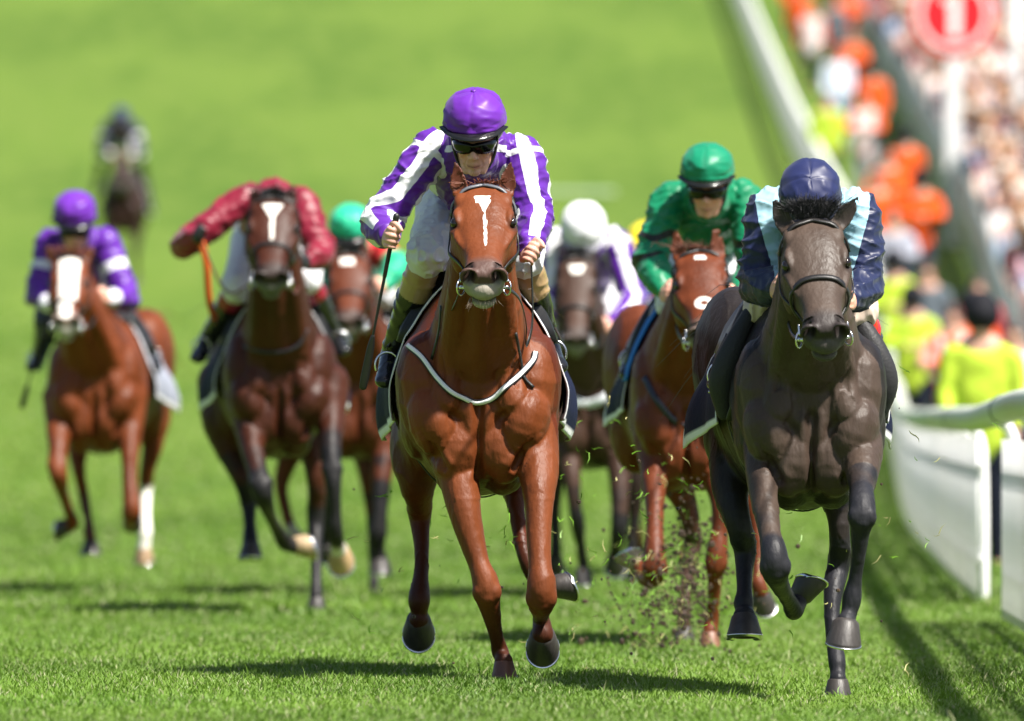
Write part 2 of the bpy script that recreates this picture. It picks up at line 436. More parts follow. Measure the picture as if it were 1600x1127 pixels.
    for sg in (-1, 1):
        body.tube([A + np.array((sg * .055, -.06, -.05)), B + np.array((sg * .075, -.13, -.03)), C + np.array((sg * .10, -.16, -.05)), np.array((sg * .13, -.08, zc + 1.08))], [.042, .058, .062, .06], n=12)
    body.tube([A + np.array((0, -.07, -.10)), B + np.array((0, -.15, -.06)), C + np.array((0, -.18, -.08))], [.045, .05, .045], n=12)
    vox = sp.get('vox', .012)
    o = body.remesh('body', vox, sp.get('it', 5), M['coat'], e, .5)
    co = get_co(o.data)
    ht0 = (co - poll) @ a / Lh; tm = sstep(-.02, .12, co[:, 1] + .18 + np.maximum(0, -ht0 - .1) * .6) * sstep(.70, .80, co[:, 2] - zc); tm = np.maximum(tm, (ht0 < -.12) * sstep(.78, .9, co[:, 2] - zc)) * (np.abs((co - poll) @ xs) < 9) * (ht0 < .25)
    tm = np.where((co[:, 1] < -.12) & (ht0 > -.12), 0, tm)
    co = relax(o.data, co, tm, int(sp.get('rel', 55) * (.0075 / sp.get('vox', .012)) ** 1.5) + 2); reshape(o, co)
    Nn = vnormals(o.data)
    # head coordinates of every vertex
    rel = co - poll; ht = rel @ a / Lh; hxx = rel @ xs; hnn = rel @ n_
    # carve nostrils, eye sockets, mouth line
    dark = np.zeros(len(co))
    for sg in (-1, 1):
        c = Hp(.975, sg * .44 * Wb, -.032); d = co - c
        lx, ln, la = d @ xs, d @ n_, d @ a
        r = np.sqrt((lx / .026) ** 2 + ((ln + lx * sg * .3) / .034) ** 2); m = (np.abs(la) < .05)
        f = np.where(m, np.clip(1.15 - r, 0, 1), 0); f = f * f * (3 - 2 * f)
        co -= (a * 1.0 - xs * sg * -.25)[None, :] * (f * .034)[:, None]; dark = np.maximum(dark, np.where(m, np.clip(1.35 - r * 1.15, 0, 1), 0))
        c = Hp(.375, sg * .94 * Wb, -.034); d = co - c; r = np.linalg.norm(d @ HM / np.array((.03, .036, .024)), axis=1)
        f = np.clip(1.1 - r, 0, 1); co -= xs[None, :] * (sg * f * .012)[:, None]; h_e = np.clip(1.8 - r * 1.2, 0, 1)
        dark = np.maximum(dark, h_e * .8)
    f = np.exp(-((hnn + .130) / .0055) ** 2) * (ht > .90) * (np.abs(hxx) < .55 * Wb)
    co -= a[None, :] * (f * .014)[:, None]; mouth = f
    # skin relief: fine folds and veins on body
    q = vnoise(co * np.array((26, 10, 17)), 3) - .5; q2 = 1 - np.abs(vnoise(co * np.array((16, 8, 11)), 5) * 2 - 1) ** .6
    onb = (ht < -.1) | (co[:, 1] > -.2)
    amp = np.where(onb, 1, .25) * np.where(co[:, 2] < zc + .7, .3, 1)
    co += Nn * ((q * .0045 + q2 * .004) * amp)[:, None]
    fm = (co[:, 1] < .30) & (ht < -.05) | (co[:, 1] > -.12) & (co[:, 1] < .30)
    xz = np.stack([co[:, 0], co[:, 2] - zc], 1)
    def groove(pts, wd, dp):
        nonlocal co
        for sg in ((-1, 1) if pts[0][0] != 0 or pts[-1][0] != 0 else (1,)):
            P = np.array([(sg * a_ * W, b_) for a_, b_ in pts]); d, _t = polydist(np.c_[xz, np.zeros(len(xz))], np.c_[P, np.zeros(len(P))])
            d = d + (vnoise(co * 18, 33) - .5) * .012 + (vnoise(co * 7, 34) - .5) * .018; endf = sstep(0, .12, _t) * sstep(1, .88, _t); w = (np.exp(-(d / wd) ** 2) * dp - np.exp(-((d - wd * 2.4) / (wd * 1.3)) ** 2) * dp * .35) * fm * (Nn[:, 1] < -.05) * endf
            co = co - Nn * w[:, None]
    groove([(0.001, 1.10), (.006, 1.0), (-.003, .90), (0, .76)], .012, .012)
    groove([(.115, 1.42), (.135, 1.25), (.13, 1.12), (.10, 1.03), (.05, .99)], .013, .012)
    groove([(.20, .98), (.165, .90), (.12, .80)], .012, .018)
    groove([(.055, 1.50), (.07, 1.3), (.06, 1.15)], .010, .006)
    co = relax(o.data, co, tm, 3)
    ve = (1 - np.abs(vnoise(co * np.array((8, 8, 4.5)) + 2.3 * vnoise(co * 6, 71)[:, None], 7) * 2 - 1)) ** 14; vm = np.where(ht > .2, .5, 1.0) * (.35 + .65 * (np.abs(co[:, 0]) > .06))
    co += Nn * (ve * vm * .0042)[:, None]
    reshape(o, co)
    # colour ------------------------------------------------
    base = np.asarray(sp['coat']); C = np.tile(base, (len(co), 1))
    def mixc(w, c):
        nonlocal C
        w = np.clip(w, 0, 1)[:, None]; C = C * (1 - w) + np.asarray(c) * w
    big = vnoise(co * 5, 11); fine_ = vnoise(co * np.array((70, 70, 22)), 13); dap = vnoise(co * 22, 14); C = C * ((0.82 + .32 * big) * (.90 + .2 * fine_) * (.93 + .14 * dap))[:, None]
    if 'face' in sp: mixc(sstep(-.12, .1, ht) * (co[:, 1] < .0), sp['face'])
    for key, (P, Rr, leg) in h.legs.items():
        d, t = polydist(co, P[leg.get('from', 2):]); rr = np.mean([r[0] for r in Rr]) * 2.4
        for (t0, t1, c) in leg.get('paint', sp.get('legpaint', [])):
            n2 = (vnoise(co * 25, 8) - .5) * .06 + (vnoise(co * 9, 9) - .5) * .10; sf = sp.get('soft', .05)
            mixc(sstep(t0 - sf, t0 + sf, t + n2) * (1 - sstep(t1 - .02, t1 + .02, t + n2)) * (d < rr), c)
    onhead = (ht > -.15) & (np.abs(hnn) < .35) & (co[:, 1] < 0.0)
    mixc(sstep(.80, .90, ht) * onhead * .85, sp.get('muzzle', (.06, .045, .04)))
    mixc(sstep(.955, .985, ht + (-.03 - hnn).clip(0, .1) * .3) * (hnn < -.055) * onhead * sp.get('lipw', .7), sp.get('lip', (.22, .20, .17)))
    pat = np.full(len(co), -.02)
    for (t0, t1, w0, w1, xo) in sp.get('blaze', []):
        tt = np.clip((ht - t0) / (t1 - t0), 0, 1); w = w0 + (w1 - w0) * tt
        jag = (vnoise(co * 90, 4) - .5) * .005 + (vnoise(co * 35, 6) - .5) * .009
        f_ = np.minimum(np.minimum(w - np.abs(hxx - xo) + jag, (ht - t0) * .56 + jag), (t1 - ht) * .56 + jag)
        pat = np.maximum(pat, np.where(onhead, np.minimum(f_, .09 + hnn), -.02))
    for (t0, xo, r) in sp.get('snip', []):
        d = np.sqrt(((ht - t0) * Lh) ** 2 + (hxx - xo) ** 2); pat = np.maximum(pat, np.where(onhead & (hnn > -.06), r * .45 - np.abs(d - r), -.02))
    mixc(mouth, (.03, .02, .02)); mixc(dark, (.012, .009, .008))
    for bs, tp, fr in h.ears:
        d, t = polydist(co, [bs, tp]); m = (d < .05) & (t > .12); inner = m * ((Nn @ fr) > .2)
        mixc(inner * .35, base * .35 + .02)
        mixc(m * sstep(.80, 1.0, t) * .5, (.03, .02, .015))
    set_col(o.data, C); set_pat(o.data, (.66, .63, .58), pat)
    h.body = o
    V = [Vector(v) for v in co]
    h.bvh = BVHTree.FromPolygons(V, [tuple(p.vertices) for p in o.data.polygons])
    # eyes
    for sg in (-1, 1):
        S = Sculpt(); S.ell(Hp(.375, sg * .86 * Wb, -.032), (.018, .023, .019), HM, n=16); S.plain('eye', M['eye'], e)
    # hooves and shoes
    for key, P, ax, toe, k, leg in hoofs:
        toe = nrm(toe - np.dot(toe, ax) * ax); sd2 = np.cross(ax, toe); k *= sp.get('hoofk', 1.0)
        S = Sculpt(); rings = []; tt = np.arange(20) * 2 * math.pi / 20
        for d_, r_, c_ in ((-.010, .030, 0), (0, .041, .0), (.03, .048, .006), (.062, .056, .014), (.070, .0565, .015)):
            rings.append([P + k * (ax * (d_ * (1.0 + .22 * math.sin(g))) + toe * (c_ + math.sin(g) * r_ * 1.08) + sd2 * math.cos(g) * r_) for g in tt])
        for d_, r_ in ((.066, .050), (.060, .035), (.058, .01)):
            rings.append([P + k * (ax * (d_ * (1.0 + .2 * math.sin(g))) + toe * (.015 + math.sin(g) * r_ * 1.08) + sd2 * math.cos(g) * r_) for g in tt])
        S.loft(rings, seg=1)
        hc = leg.get('hoofcol', (.035, .03, .028)); S.C[-1][:] = hc
        ho = S.plain('hoof', M['hoof'], e)
        S = Sculpt(); q = []
        for g in np.linspace(-50, 230, 15):
            g = R(g); q.append(P + k * (ax * (.073 * (1 + .2 * math.sin(g))) + toe * (.015 + math.sin(g) * .057) + sd2 * math.cos(g) * .052))
        S.tube(q, [(.010 * k, .004 * k)] * 15, ref=toe, n=8, seg=2, col=(1, 1, 1))
        S.plain('horseshoe', M['steel'], ho)
    # tail and mane
    T0 = np.array((cxat(2.0), 2.06, zc + 1.44)); S_ = []
    for i in range(sp.get('tailn', 140)):
        o1 = np.array((random.gauss(0, .03), random.gauss(0, .02), random.gauss(0, .02))); o2 = np.array((random.gauss(0, .10), random.gauss(0, .07), random.gauss(0, .10)))
        S_.append(catmull([T0 + o1 * .5, T0 + np.array((0, .18, .03)) + o1, T0 + np.array((0, .48, -.06)) + o2, T0 + np.array((0.0, .82, -.22)) + o2 * 1.6], 3))
    strands('tail', S_, M['hair'], e, sp.get('mane', (.03, .02, .015)), .004)
    S_ = []; Mn = sp.get('manen', 160)
    cr = [A + np.array((0, .06, .10)), B + np.array((0, .10, .16)), NC + np.array((0, .22, .27))]
    crc = catmull(cr, 10)
    for i in range(Mn):
        b_ = crc[random.randrange(len(crc))] + np.array((random.gauss(0, .012), 0, -.02)); sg = sp.get('maneside', 1)
        S_.append(catmull([b_, b_ + np.array((sg * .03, .03, .03)), b_ + np.array((sg * (.07 + random.random() * .02), .08 + random.gauss(0, .02), .0)), b_ + np.array((sg * (.09 + random.random() * .02), .12 + random.gauss(0, .03), -.06 - random.random() * .03))], 2))
    strands('mane', S_, M['hair'], e, sp.get('mane', (.03, .02, .015)), .003)
    S_ = []; fl = sp.get('forelock', (80, .05, .07, 0))
    for i in range(fl[0]):
        x0 = random.gauss(0, .022); b_ = Hp(-.01, x0, -.02); an = (x0 / .03 + random.gauss(0, .5)) * .8
        up = fl[1] * (.6 + .6 * random.random()); out = fl[2]
        S_.append(catmull([b_, b_ + np.array((an * .02 + fl[3] * .3, -.01, up * .6)), b_ + np.array((an * .05 + fl[3], -.02 + random.gauss(0, .01), up + random.gauss(0, .01))), b_ + np.array((an * out + fl[3] * 1.6, -.03, up * .75 + random.gauss(0, .02)))], 2))
    strands('forelock', S_, M['hair'], e, sp.get('mane', (.03, .02, .015)), sp.get('flw', .0026))
    if sp.get('whiskers'):
        S_ = []
        for i in range(34):
            b_ = Hp(.93 + random.random() * .05, random.uniform(-.45, .45) * Wb, -.135 - random.random() * .015); d = np.array((b_[0] - Hp(.95, 0, 0)[0], -.35, 0)) * .3 + np.array((random.gauss(0, .006), -.008, -.028 - random.random() * .02))
            S_.append(catmull([b_, b_ + d * .5, b_ + d + np.array((random.gauss(0, .004), 0, .004))], 2))
        strands('whiskers', S_, M['hair'], e, (.25, .20, .15), .0007)
    # surface probes
    def hs(t, ph, off=.004):
        c = Hp(t, 0, -.09); d = xs * math.cos(R(ph)) + n_ * math.sin(R(ph)); r = h.bvh.ray_cast(Vector(c + d * .45), Vector(-d))
        if r[0] is None: return c + d * .1, d
        return np.array(r[0]) + np.array(r[1]) * off, np.array(r[1])
    def front(px, py, dy0=-.1, off=.005):
        p = L(px, py, dy0); r = h.bvh.ray_cast(Vector((p[0], -2.0 if dy0 > -1 else p[1], p[2])), Vector((0, 1, 0)))
        # skip the head: restart from behind it when the hit is on the head
        k = 0; st = np.array((p[0], -0.30, p[2]))
        r = h.bvh.ray_cast(Vector(st), Vector((0, 1, 0)))
        if r[0] is None: return p, np.array((0, -1, 0))
        nn = np.array(r[1]); nn = nn if nn[1] < 0 else -nn
        return np.array(r[0]) + nn * off, nn
    def rad(dy, ang, off=.012, zc_=zc + 1.15):
        c = np.array((cxat(dy), dy, zc_)); d = np.array((math.sin(R(ang)), 0, math.cos(R(ang)))); r = h.bvh.ray_cast(Vector(c + d * .8), Vector(-d))
        if r[0] is None: return c + d * .33
        return np.array(r[0]) + d * off
    h.hs, h.front, h.rad, h.zc, h.cxat = hs, front, rad, zc, cxat
    # bridle
    lc = sp.get('tack', (.012, .011, .011)); B_ = Sculpt()
    def strap(pts, w, th=.005, col=lc):
        pn = [hs(t, p, th * .6 + .003) for t, p in pts]; ribbon(B_, [q[0] for q in pn], [q[1] for q in pn], w, th, col)
    bw = sp.get('browband', .020); lv = sp.get('browlevel', .02)
    strap([(lv + .16, 3), (lv + .11, 22), (lv + .05, 45), (lv + .02, 70), (lv, 90), (lv + .02, 110), (lv + .05, 135), (lv + .11, 158), (lv + .16, 177)], bw, .008, sp.get('browcol', lc))
    for sg in (0, 1):
        f = (lambda p: 180 - p) if sg else (lambda p: p)
        strap([(lv + .14, f(4)), (.30, f(-22)), (.46, f(-22)), (.62, f(-16)), (.78, f(-24)), (.90, f(-42))], .015)
        strap([(lv + .10, f(8)), (.19, f(-25)), (.25, f(-42)), (.30, f(-56))], .012)
    nb = sp.get('noseband', .60)
    if nb:
        strap([(nb + .10, -35), (nb + .06, -12), (nb + .03, 18), (nb, 50), (nb - .01, 90), (nb, 130), (nb + .03, 162), (nb + .06, 192), (nb + .10, 215)], .020, .008)
    else:
        strap([(.86, -60), (.80, -30), (.70, -14)], .015); strap([(.86, 240), (.80, 210), (.70, 194)], .015)
    br = B_.plain('bridle', M['leather'], e)
    h.bits = []
    for sg in (-1, 1):
        c = Hp(.90, sg * (.60 * Wb + .012), -.115); S = Sculpt(); q = []
        for g in np.linspace(0, 2 * math.pi, 17): q.append(c + np.array((sg * .012 * math.cos(g), 0, 0)) + a * math.cos(g) * .030 + n_ * math.sin(g) * .030 + xs * sg * .008 * math.sin(g))
        S.tube(q, [.0035] * 17, n=8, seg=2, ref=xs, col=(1, 1, 1)); S.tube([c + n_ * .03, c + n_ * .045 + a * -.03], [.005, .004], n=8)
        S.tube([c, Hp(.92, sg * .2 * Wb, -.108)], [.008, .007], n=8)
        S.plain('bit_ring', M['steel'], br); h.bits.append(c)
    return h

def saddlery(h, cloth=(.007, .010, .034), border=(.74, .74, .76), pad=None, drop=113, dy0=.42, dy1=1.2, flare=.05):
    """saddle cloth with a pale border, saddle, girth"""
    nu, nv = 56, 130; V = []; C = []; F = []
    for i in range(nu):
        u = i / (nu - 1)
        for j in range(nv):
            v = j / (nv - 1) * 2 - 1; dr = drop + 9 * (u - .3) - 8 * (u < .0)
            dy = dy0 + (dy1 - dy0) * u; ang = v * dr
            fl = flare * sstep(.62, 1.0, abs(v)) * (.5 + .8 * sstep(.5, 1, u)) + .008 * math.sin(u * 14 + 3 * v) * sstep(.5, 1, abs(v))
            V.append(h.rad(dy, ang, .014 + fl))
            dist_v = (1 - abs(v)) * .62; dist_u = min(u, 1 - u) * (dy1 - dy0)
            e_ = min(dist_v, dist_u); C.append(border if (e_ < .022) else cloth)
    for i in range(nu - 1):
        for j in range(nv - 1):
            a = i * nv + j; F.append((a, a + 1, a + nv + 1, a + nv))
    V = np.array(V); g = V.reshape(nu, nv, 3)
    for _ in range(3): g[1:-1, 1:-1] = (g[1:-1, 1:-1] * 2 + g[:-2, 1:-1] + g[2:, 1:-1] + g[1:-1, :-2] + g[1:-1, 2:]) / 6
    o = mesh_np('saddle_cloth', g.reshape(-1, 3), np.array(F), M['cloth'], h.e, np.array(C))
    m = o.modifiers.new('thick', 'SOLIDIFY'); m.thickness = .005; m.offset = 0
    S = Sculpt(); rings = []
    for dy in np.linspace(.5, .98, 10):
        t = (dy - .5) / .48; q = []
        for an in np.linspace(-62, 62, 15): q.append(h.rad(dy, an, .034 + .02 * math.sin(t * math.pi) * math.cos(R(an)) + (.035 * (t > .85) + .03 * (t < .12)) * math.cos(R(an * 1.4))))
        for an in np.linspace(62, -62, 15): q.append(h.rad(dy, an, .016))
        rings.append(q)
    S.loft(rings, seg=1, col=(.01, .01, .011)); S.plain('saddle', M['leather'], h.e)
    if pad is not None:
        S = Sculpt(); rings = []
        for dy in np.linspace(.40, .56, 5): rings.append([h.rad(dy, an, .030) for an in np.linspace(-78, 78, 25)] + [h.rad(dy, an, .018) for an in np.linspace(78, -78, 25)])
        S.loft(rings, seg=1, col=pad); S.plain('saddle_pad', M['cloth'], h.e)
    S = Sculpt(); Pn = [h.rad(.5, an, .010) for an in np.linspace(100, 260, 22)]
    ribbon(S, Pn, [nrm(p - np.array((0, .5, h.zc + 1.15))) for p in Pn], .08, .006, (.02, .02, .022)); S.plain('girth', M['leather'], h.e)

def drape_strap(h, name, pts, w, col, mat, lift=.006, th=.005):
    pn = [h.front(x, y, 0, lift) for x, y in pts]; S = Sculpt()
    ribbon(S, [p[0] for p in pn], [p[1] for p in pn], w, th, col, seg=5); return S.plain(name, mat, h.e)
# ---------------------------------------------------------------- jockey builder
def make_jockey(h, sp):
    """sp holds the joints in photo pixels and depth offsets from the horse's chest"""
    D = h.D; s = h.s; r0 = P3(sp['helm'][0], sp['helm'][1], D); root = P3(sp['helm'][0], 0, D + .8); root[2] = h.root[2] + h.zc + 1.5
    e = empty('person', tuple(root), sp['label'], 'person', 'jockeys riding in the race')
    def L(px, py, dy=0.0): return P3(px, py, D + dy) - root
    vx = sp.get('vox', .01); k = sp.get('k', 1.0)
    hd = L(*sp['helm'], sp.get('hdy', .02)); ti = R(sp.get('tilt', 25)); yw = R(sp.get('yaw', 0)); rl = R(sp.get('roll', 0))
    Mh = np.array(Matrix.Rotation(yw, 3, 'Z') @ Matrix.Rotation(ti, 3, 'X') @ Matrix.Rotation(rl, 3, 'Y'))
    rr, ff, uu = Mh[:, 0], -Mh[:, 1], Mh[:, 2]
    # Rotation about X by +ti tips the forward vector (-Y) down
    Hq = lambda x, f, u: hd + (rr * x + ff * f + uu * u) * k
    HB = np.array([rr, ff, uu]).T
    dflt = dict(sh=.25, el=.14, ha=-.02, hip=.95, kn=.42, an=.78, to=.60)
    g = lambda key: [L(q[0], q[1], q[2] if len(q) > 2 else dflt[key]) for q in sp[key]]
    sh, el, ha, hip, kn, an, to = (g(x) for x in ('sh', 'el', 'ha', 'hip', 'kn', 'an', 'to'))
    neckb = (sh[0] + sh[1]) / 2 + np.array((0, .03, .0)); hipc = (hip[0] + hip[1]) / 2
    waist = neckb * .35 + hipc * .65 + np.array((0, 0, .04))
    chest = neckb * .72 + hipc * .28 + np.array((0, 0, -.035))
    shw = np.linalg.norm(sh[0] - sh[1]) / 2
    # one continuous body
    B = Sculpt()
    B.ell(Hq(0, -.01, .03), (.076 * k, .094 * k, .098 * k), HB); B.ell(Hq(0, .030, -.045), (.060 * k, .066 * k, .072 * k), HB)
    B.ell(Hq(0, .066, -.108), (.024 * k, .022 * k, .018 * k), HB); B.tube([Hq(0, .085, .004), Hq(0, .108, -.036)], [.009 * k, .014 * k])
    for sg in (-1, 1):
        B.ell(Hq(sg * .011, .100, -.040), .0095 * k); B.ell(Hq(sg * .036, .062, -.032), (.024 * k, .024 * k, .028 * k), HB)
        B.tube([Hq(sg * .052, .01, -.06), Hq(sg * .03, .055, -.108)], [.016 * k, .015 * k]); B.ell(Hq(sg * .077, -.005, -.01), (.010 * k, .018 * k, .030 * k), HB)
        B.tube([Hq(sg * .022, .083, -.0735), Hq(0, .090, -.071)], [.0055 * k, .0075 * k]); B.tube([Hq(sg * .020, .083, -.083), Hq(0, .088, -.0855)], [.0055 * k, .0085 * k])
    B.ell(Hq(0, .068, .018), (.052 * k, .022 * k, .020 * k), HB)
    B.tube([Hq(0, -.02, -.06), neckb + np.array((0, .02, 0))], [.058 * k, .068 * k])
    B.tube([neckb, chest, waist, hipc], [(shw * .85, .10), (shw * .95, .12), (.13, .10), (.15, .13)], n=16)
    hands = []
    for i in (0, 1):
        sg = -1 if i == 0 else 1
        B.tube([neckb * .4 + sh[i] * .6, sh[i], (sh[i] + el[i]) / 2, el[i]], [.055, .055, .046, .040]); B.tube([el[i], (el[i] * 2 + ha[i]) / 3, ha[i]], [.040, .040, .026])
        B.tube([hipc + (hip[i] - hipc) * .5, hip[i], (hip[i] + kn[i]) / 2, kn[i]], [.10, .10, .075, .052]); B.tube([kn[i], (kn[i] * 2 + an[i]) / 3, an[i], (an[i] * .7 + to[i] * .3), an[i] * .42 + to[i] * .58], [.05, .050, .030, .024, .018])
        # fist: fingers wrap round the grip axis
        fa = nrm(ha[i] - el[i]); gx = nrm(np.asarray(sp['grip'][i], float)); gx = nrm(gx); out = nrm(fa - np.dot(fa, gx) * gx); side = np.cross(gx, out) * (1 if i == 0 else -1)
        fr = sp.get('fistside', (np.array((0, -1, 0)), np.array((0, -1, 0))))[i]
        side = nrm(fr - np.dot(fr, gx) * gx - np.dot(fr, out) * out)
        pc = ha[i] + out * .035; ctr = pc - side * .0   # grip centre
        PM = np.array([out, side, gx]).T; B.ell(ha[i] + out * .018 + side * .014, (.040, .020, .042), PM)
        for f_, (off, rr_, ln) in enumerate(((.033, .0098, 1.0), (.011, .0102, 1.1), (-.011, .0098, 1.0), (-.032, .0086, .85))):
            q = []
            for ang in (150, 100, 55, 10, -40, -80):
                A_ = R(ang); q.append(ctr + gx * off + (out * math.cos(A_ - .3) * .027 + side * math.sin(A_) * .024) * ln + out * .002)
            B.tube(q, [rr_ * x for x in (1.1, 1.15, 1.0, 1.0, .92, .8)], n=8, seg=3)
        q = [ha[i] + gx * .035 + side * .004, ctr + gx * .058 + side * .012 + out * .006, ctr + gx * .052 - side * .004 + out * .030, ctr + gx * .040 - side * .016 + out * .040]
        B.tube(q, [.015, .013, .0115, .0095], n=8, seg=3); hands.append((ctr, gx, out, side))
    sk = B.remesh('body', min(vx, sp.get('svox', vx)), 3, M['skin'], e, .5); co = get_co(sk.data)
    C = np.tile(np.array(sp.get('skin', (.62, .33, .24))), (len(co), 1)); rel = co - hd
    lx, lf, lu = rel @ rr / k, rel @ ff / k, rel @ uu / k
    C *= (.90 + .12 * vnoise(co * 60, 2) + .10 * vnoise(co * 180, 3))[:, None]; fl_ = np.exp(-((np.abs(lx) - .036) / .022) ** 2 - ((lu + .045) / .022) ** 2) * (lf > .03) * .35; C = C * (1 - fl_[:, None]) + np.array((.62, .20, .15)) * fl_[:, None]; wf = np.exp(-(((np.abs(lx) - .024 - .35 * np.maximum(0, -lu - .05)) / .003) ** 2)) * (lu < -.045) * (lu > -.085) * (lf > .05); co[:] = co - ff[None, :] * (wf * .003)[:, None]
    w = (np.exp(-((lx) / .024) ** 4 - ((lu + .081 - 7 * lx ** 2) / .009) ** 2) * (lf > .065)); C = C * (1 - .6 * w[:, None]) + np.array((.42, .13, .12)) * .6 * w[:, None]
    w = np.exp(-((lx) / .026) ** 4 - ((lu + .081 - 8 * lx ** 2) / .0028) ** 2) * (lf > .055); C = C * (1 - .8 * w[:, None]) + np.array((.10, .03, .03)) * .8 * w[:, None]
    w = np.exp(-((np.abs(lx) - .04) / .02) ** 2 - ((lu + .035) / .02) ** 2) * (lf > .03) * .3; C = C * (1 - w[:, None]) + np.array((.62, .24, .18)) * w[:, None]
    reshape(sk, co)
    gl = sp.get('glove')
    if gl is not None:
        for i in (0, 1):
            m = np.linalg.norm(co - hands[i][0], axis=1) < .085; C[m] = gl
    set_col(sk.data, C)
    # silks ------------------------------------------------
    S = Sculpt()
    S.tube([neckb + np.array((0, -.03, .0)), chest, waist, hipc + (waist - hipc) * .25], [(shw * .86, .115), (shw * 1.02, .150), (.165, .145), (.165, .15)], n=24)
    S.tube([Hq(0, -.02, -.085), neckb], [.075, .10])
    ch = []
    for i in (0, 1):
        sg = -1 if i == 0 else 1
        wr = ha[i] + nrm(el[i] - ha[i]) * .025; ch.append((sh[i], el[i], wr)); P = [neckb * .45 + sh[i] * .55 + np.array((0, .02, -.02)), sh[i], sh[i] * .5 + el[i] * .5, el[i]]
        S.tube(P, [.085, .082, .074, .066], n=18); S.tube([el[i], el[i] * .55 + wr * .45, wr * .85 + el[i] * .15, wr], [.066, .064, .048, .036], n=18)
    jk = S.remesh('silks', vx, 3, M['satin'], e, .5); co = get_co(jk.data); Nn = vnormals(jk.data)
    wa = sp.get('wrinkle', 1.0); d0, t0 = polydist(co, ch[0]); d1, t1 = polydist(co, ch[1]); arm = np.minimum(d0, d1); t = np.where(d0 < d1, t0, t1)
    onarm = sstep(.13, .09, arm)
    # folds across the sleeves, bunching near the elbow; long folds over the trunk
    ph = t * 26 + 5 * vnoise(co * 9, 21); fold = np.abs(np.sin(ph)) ** .7 * vnoise(co * 14, 22)
    tr = 1 - np.abs(vnoise(co * np.array((15, 9, 11)), 23) * 2 - 1)
    fine = 1 - np.abs(vnoise(co * np.array((34, 22, 30)), 24) * 2 - 1)
    dg = 1 - np.abs(vnoise(np.stack([co[:, 0] * 9 + co[:, 2] * 9, co[:, 1] * 7, co[:, 2] * 22 - co[:, 0] * 9], 1), 25) * 2 - 1) ** .8
    rg = 1 - np.abs(vnoise(np.stack([co[:, 0] * 7 + co[:, 2] * 5, co[:, 1] * 6, co[:, 2] * 15 - co[:, 0] * 6], 1) + 1.2 * vnoise(co * 6, 28)[:, None], 26) * 2 - 1); rg2 = 1 - np.abs(vnoise(np.stack([co[:, 0] * 12 - co[:, 2] * 8, co[:, 1] * 11, co[:, 2] * 24 + co[:, 0] * 12], 1), 29) * 2 - 1)
    disp = onarm * (fold * .007 * sstep(.2, .5, t) + (dg - .6) * .013) + (1 - onarm) * ((tr - .5) * .014) + (fine - .5) * .005 + rg ** 5 * .013 * (.4 + .8 * vnoise(co * 7, 27)) + rg2 ** 6 * .007
    co2 = co + Nn * (disp * wa)[:, None]; reshape(jk, co2)
    # torso coordinates for the pattern
    Ctx = dict(co=co, hd=hd, neckb=neckb, sh=sh, el=el, ha=ha, ch=ch, d0=d0, t0=t0, d1=d1, t1=t1, onarm=arm < .105, arm=arm, t=t, left=d0 < d1, L=L, N=Nn)
    pt = sp['paint'](Ctx)
    if isinstance(pt, tuple): set_col(jk.data, pt[0]); set_pat(jk.data, pt[1], pt[2])
    else: set_col(jk.data, pt)
    # breeches ---------------------------------------------
    S = Sculpt(); S.tube([waist * .5 + hipc * .5, hipc, hipc + np.array((0, .12, -.02))], [(.165, .14), (.19, .16), (.15, .13)], n=20)
    lc = []
    for i in (0, 1):
        kb = kn[i] * .87 + an[i] * .13
        S.tube([hipc * .4 + hip[i] * .6, hip[i], hip[i] * .5 + kn[i] * .5, kn[i]], [.13, .125, .100, .078], n=18); S.tube([kn[i], kb], [.078, .060], n=18, round_caps=False)
        lc.append((hip[i], kn[i], an[i]))
    bc = S.remesh('breeches', vx, 4, M['satin'], e, .5); co = get_co(bc.data); Nn = vnormals(bc.data)
    kd = np.minimum(np.linalg.norm(co - kn[0], axis=1), np.linalg.norm(co - kn[1], axis=1)); kw = np.exp(-(kd / .11) ** 2); tr = 1 - np.abs(vnoise(co * 17, 31) * 2 - 1); fn = (1 - np.abs(vnoise(co * 34 * np.array((1, 1, .6)), 32) * 2 - 1)) ** 4 * (1 + 3 * kw); de = np.minimum(np.linalg.norm(co - (kn[0] * .87 + an[0] * .13), axis=1), np.linalg.norm(co - (kn[1] * .87 + an[1] * .13), axis=1)); reshape(bc, co + Nn * ((((tr - .5) * .012 + (fn - .3) * .006)) * sstep(.05, .11, de))[:, None]); set_col(bc.data, sp.get('breech', (.72, .72, .76)))
    # boots
    for i in (0, 1):
        S = Sculpt(); kb = kn[i] * .87 + an[i] * .13; bt = sp.get('boottop', (.012, .012, .013)); P = [kb, kb * .7 + an[i] * .3, kb * .35 + an[i] * .65, an[i]]
        S.tube(P, [.066, .062, .052, .044], n=18); ft = to[i] - an[i]; hl = an[i] - nrm(ft) * .03 + np.array((0, .03, -.035))
        S.tube([an[i], an[i] * .5 + to[i] * .5 + np.array((0, 0, -.005)), to[i]], [(.044, .044), (.040, .038), (.040, .026)], n=18); S.ell(hl, (.033, .04, .035))
        bo = S.remesh('boot', vx, 3, M['patent'], e, .5); co = get_co(bo.data); Nn = vnormals(bo.data); d, t = polydist(co, [kb, an[i]])
        w = (1 - np.abs(np.sin(t * 16 + 3 * vnoise(co * 18, 41)))) * (t < .98) * vnoise(co * 12, 42); reshape(bo, co + Nn * (w * .008)[:, None])
        C = np.tile(np.array((.012, .012, .013)), (len(co), 1)); C[(t < sp.get('bootband', .0))] = bt
        set_col(bo.data, C)
        # stirrup iron round the foot
        c = an[i] * .42 + to[i] * .58; S = Sculpt(); q = []
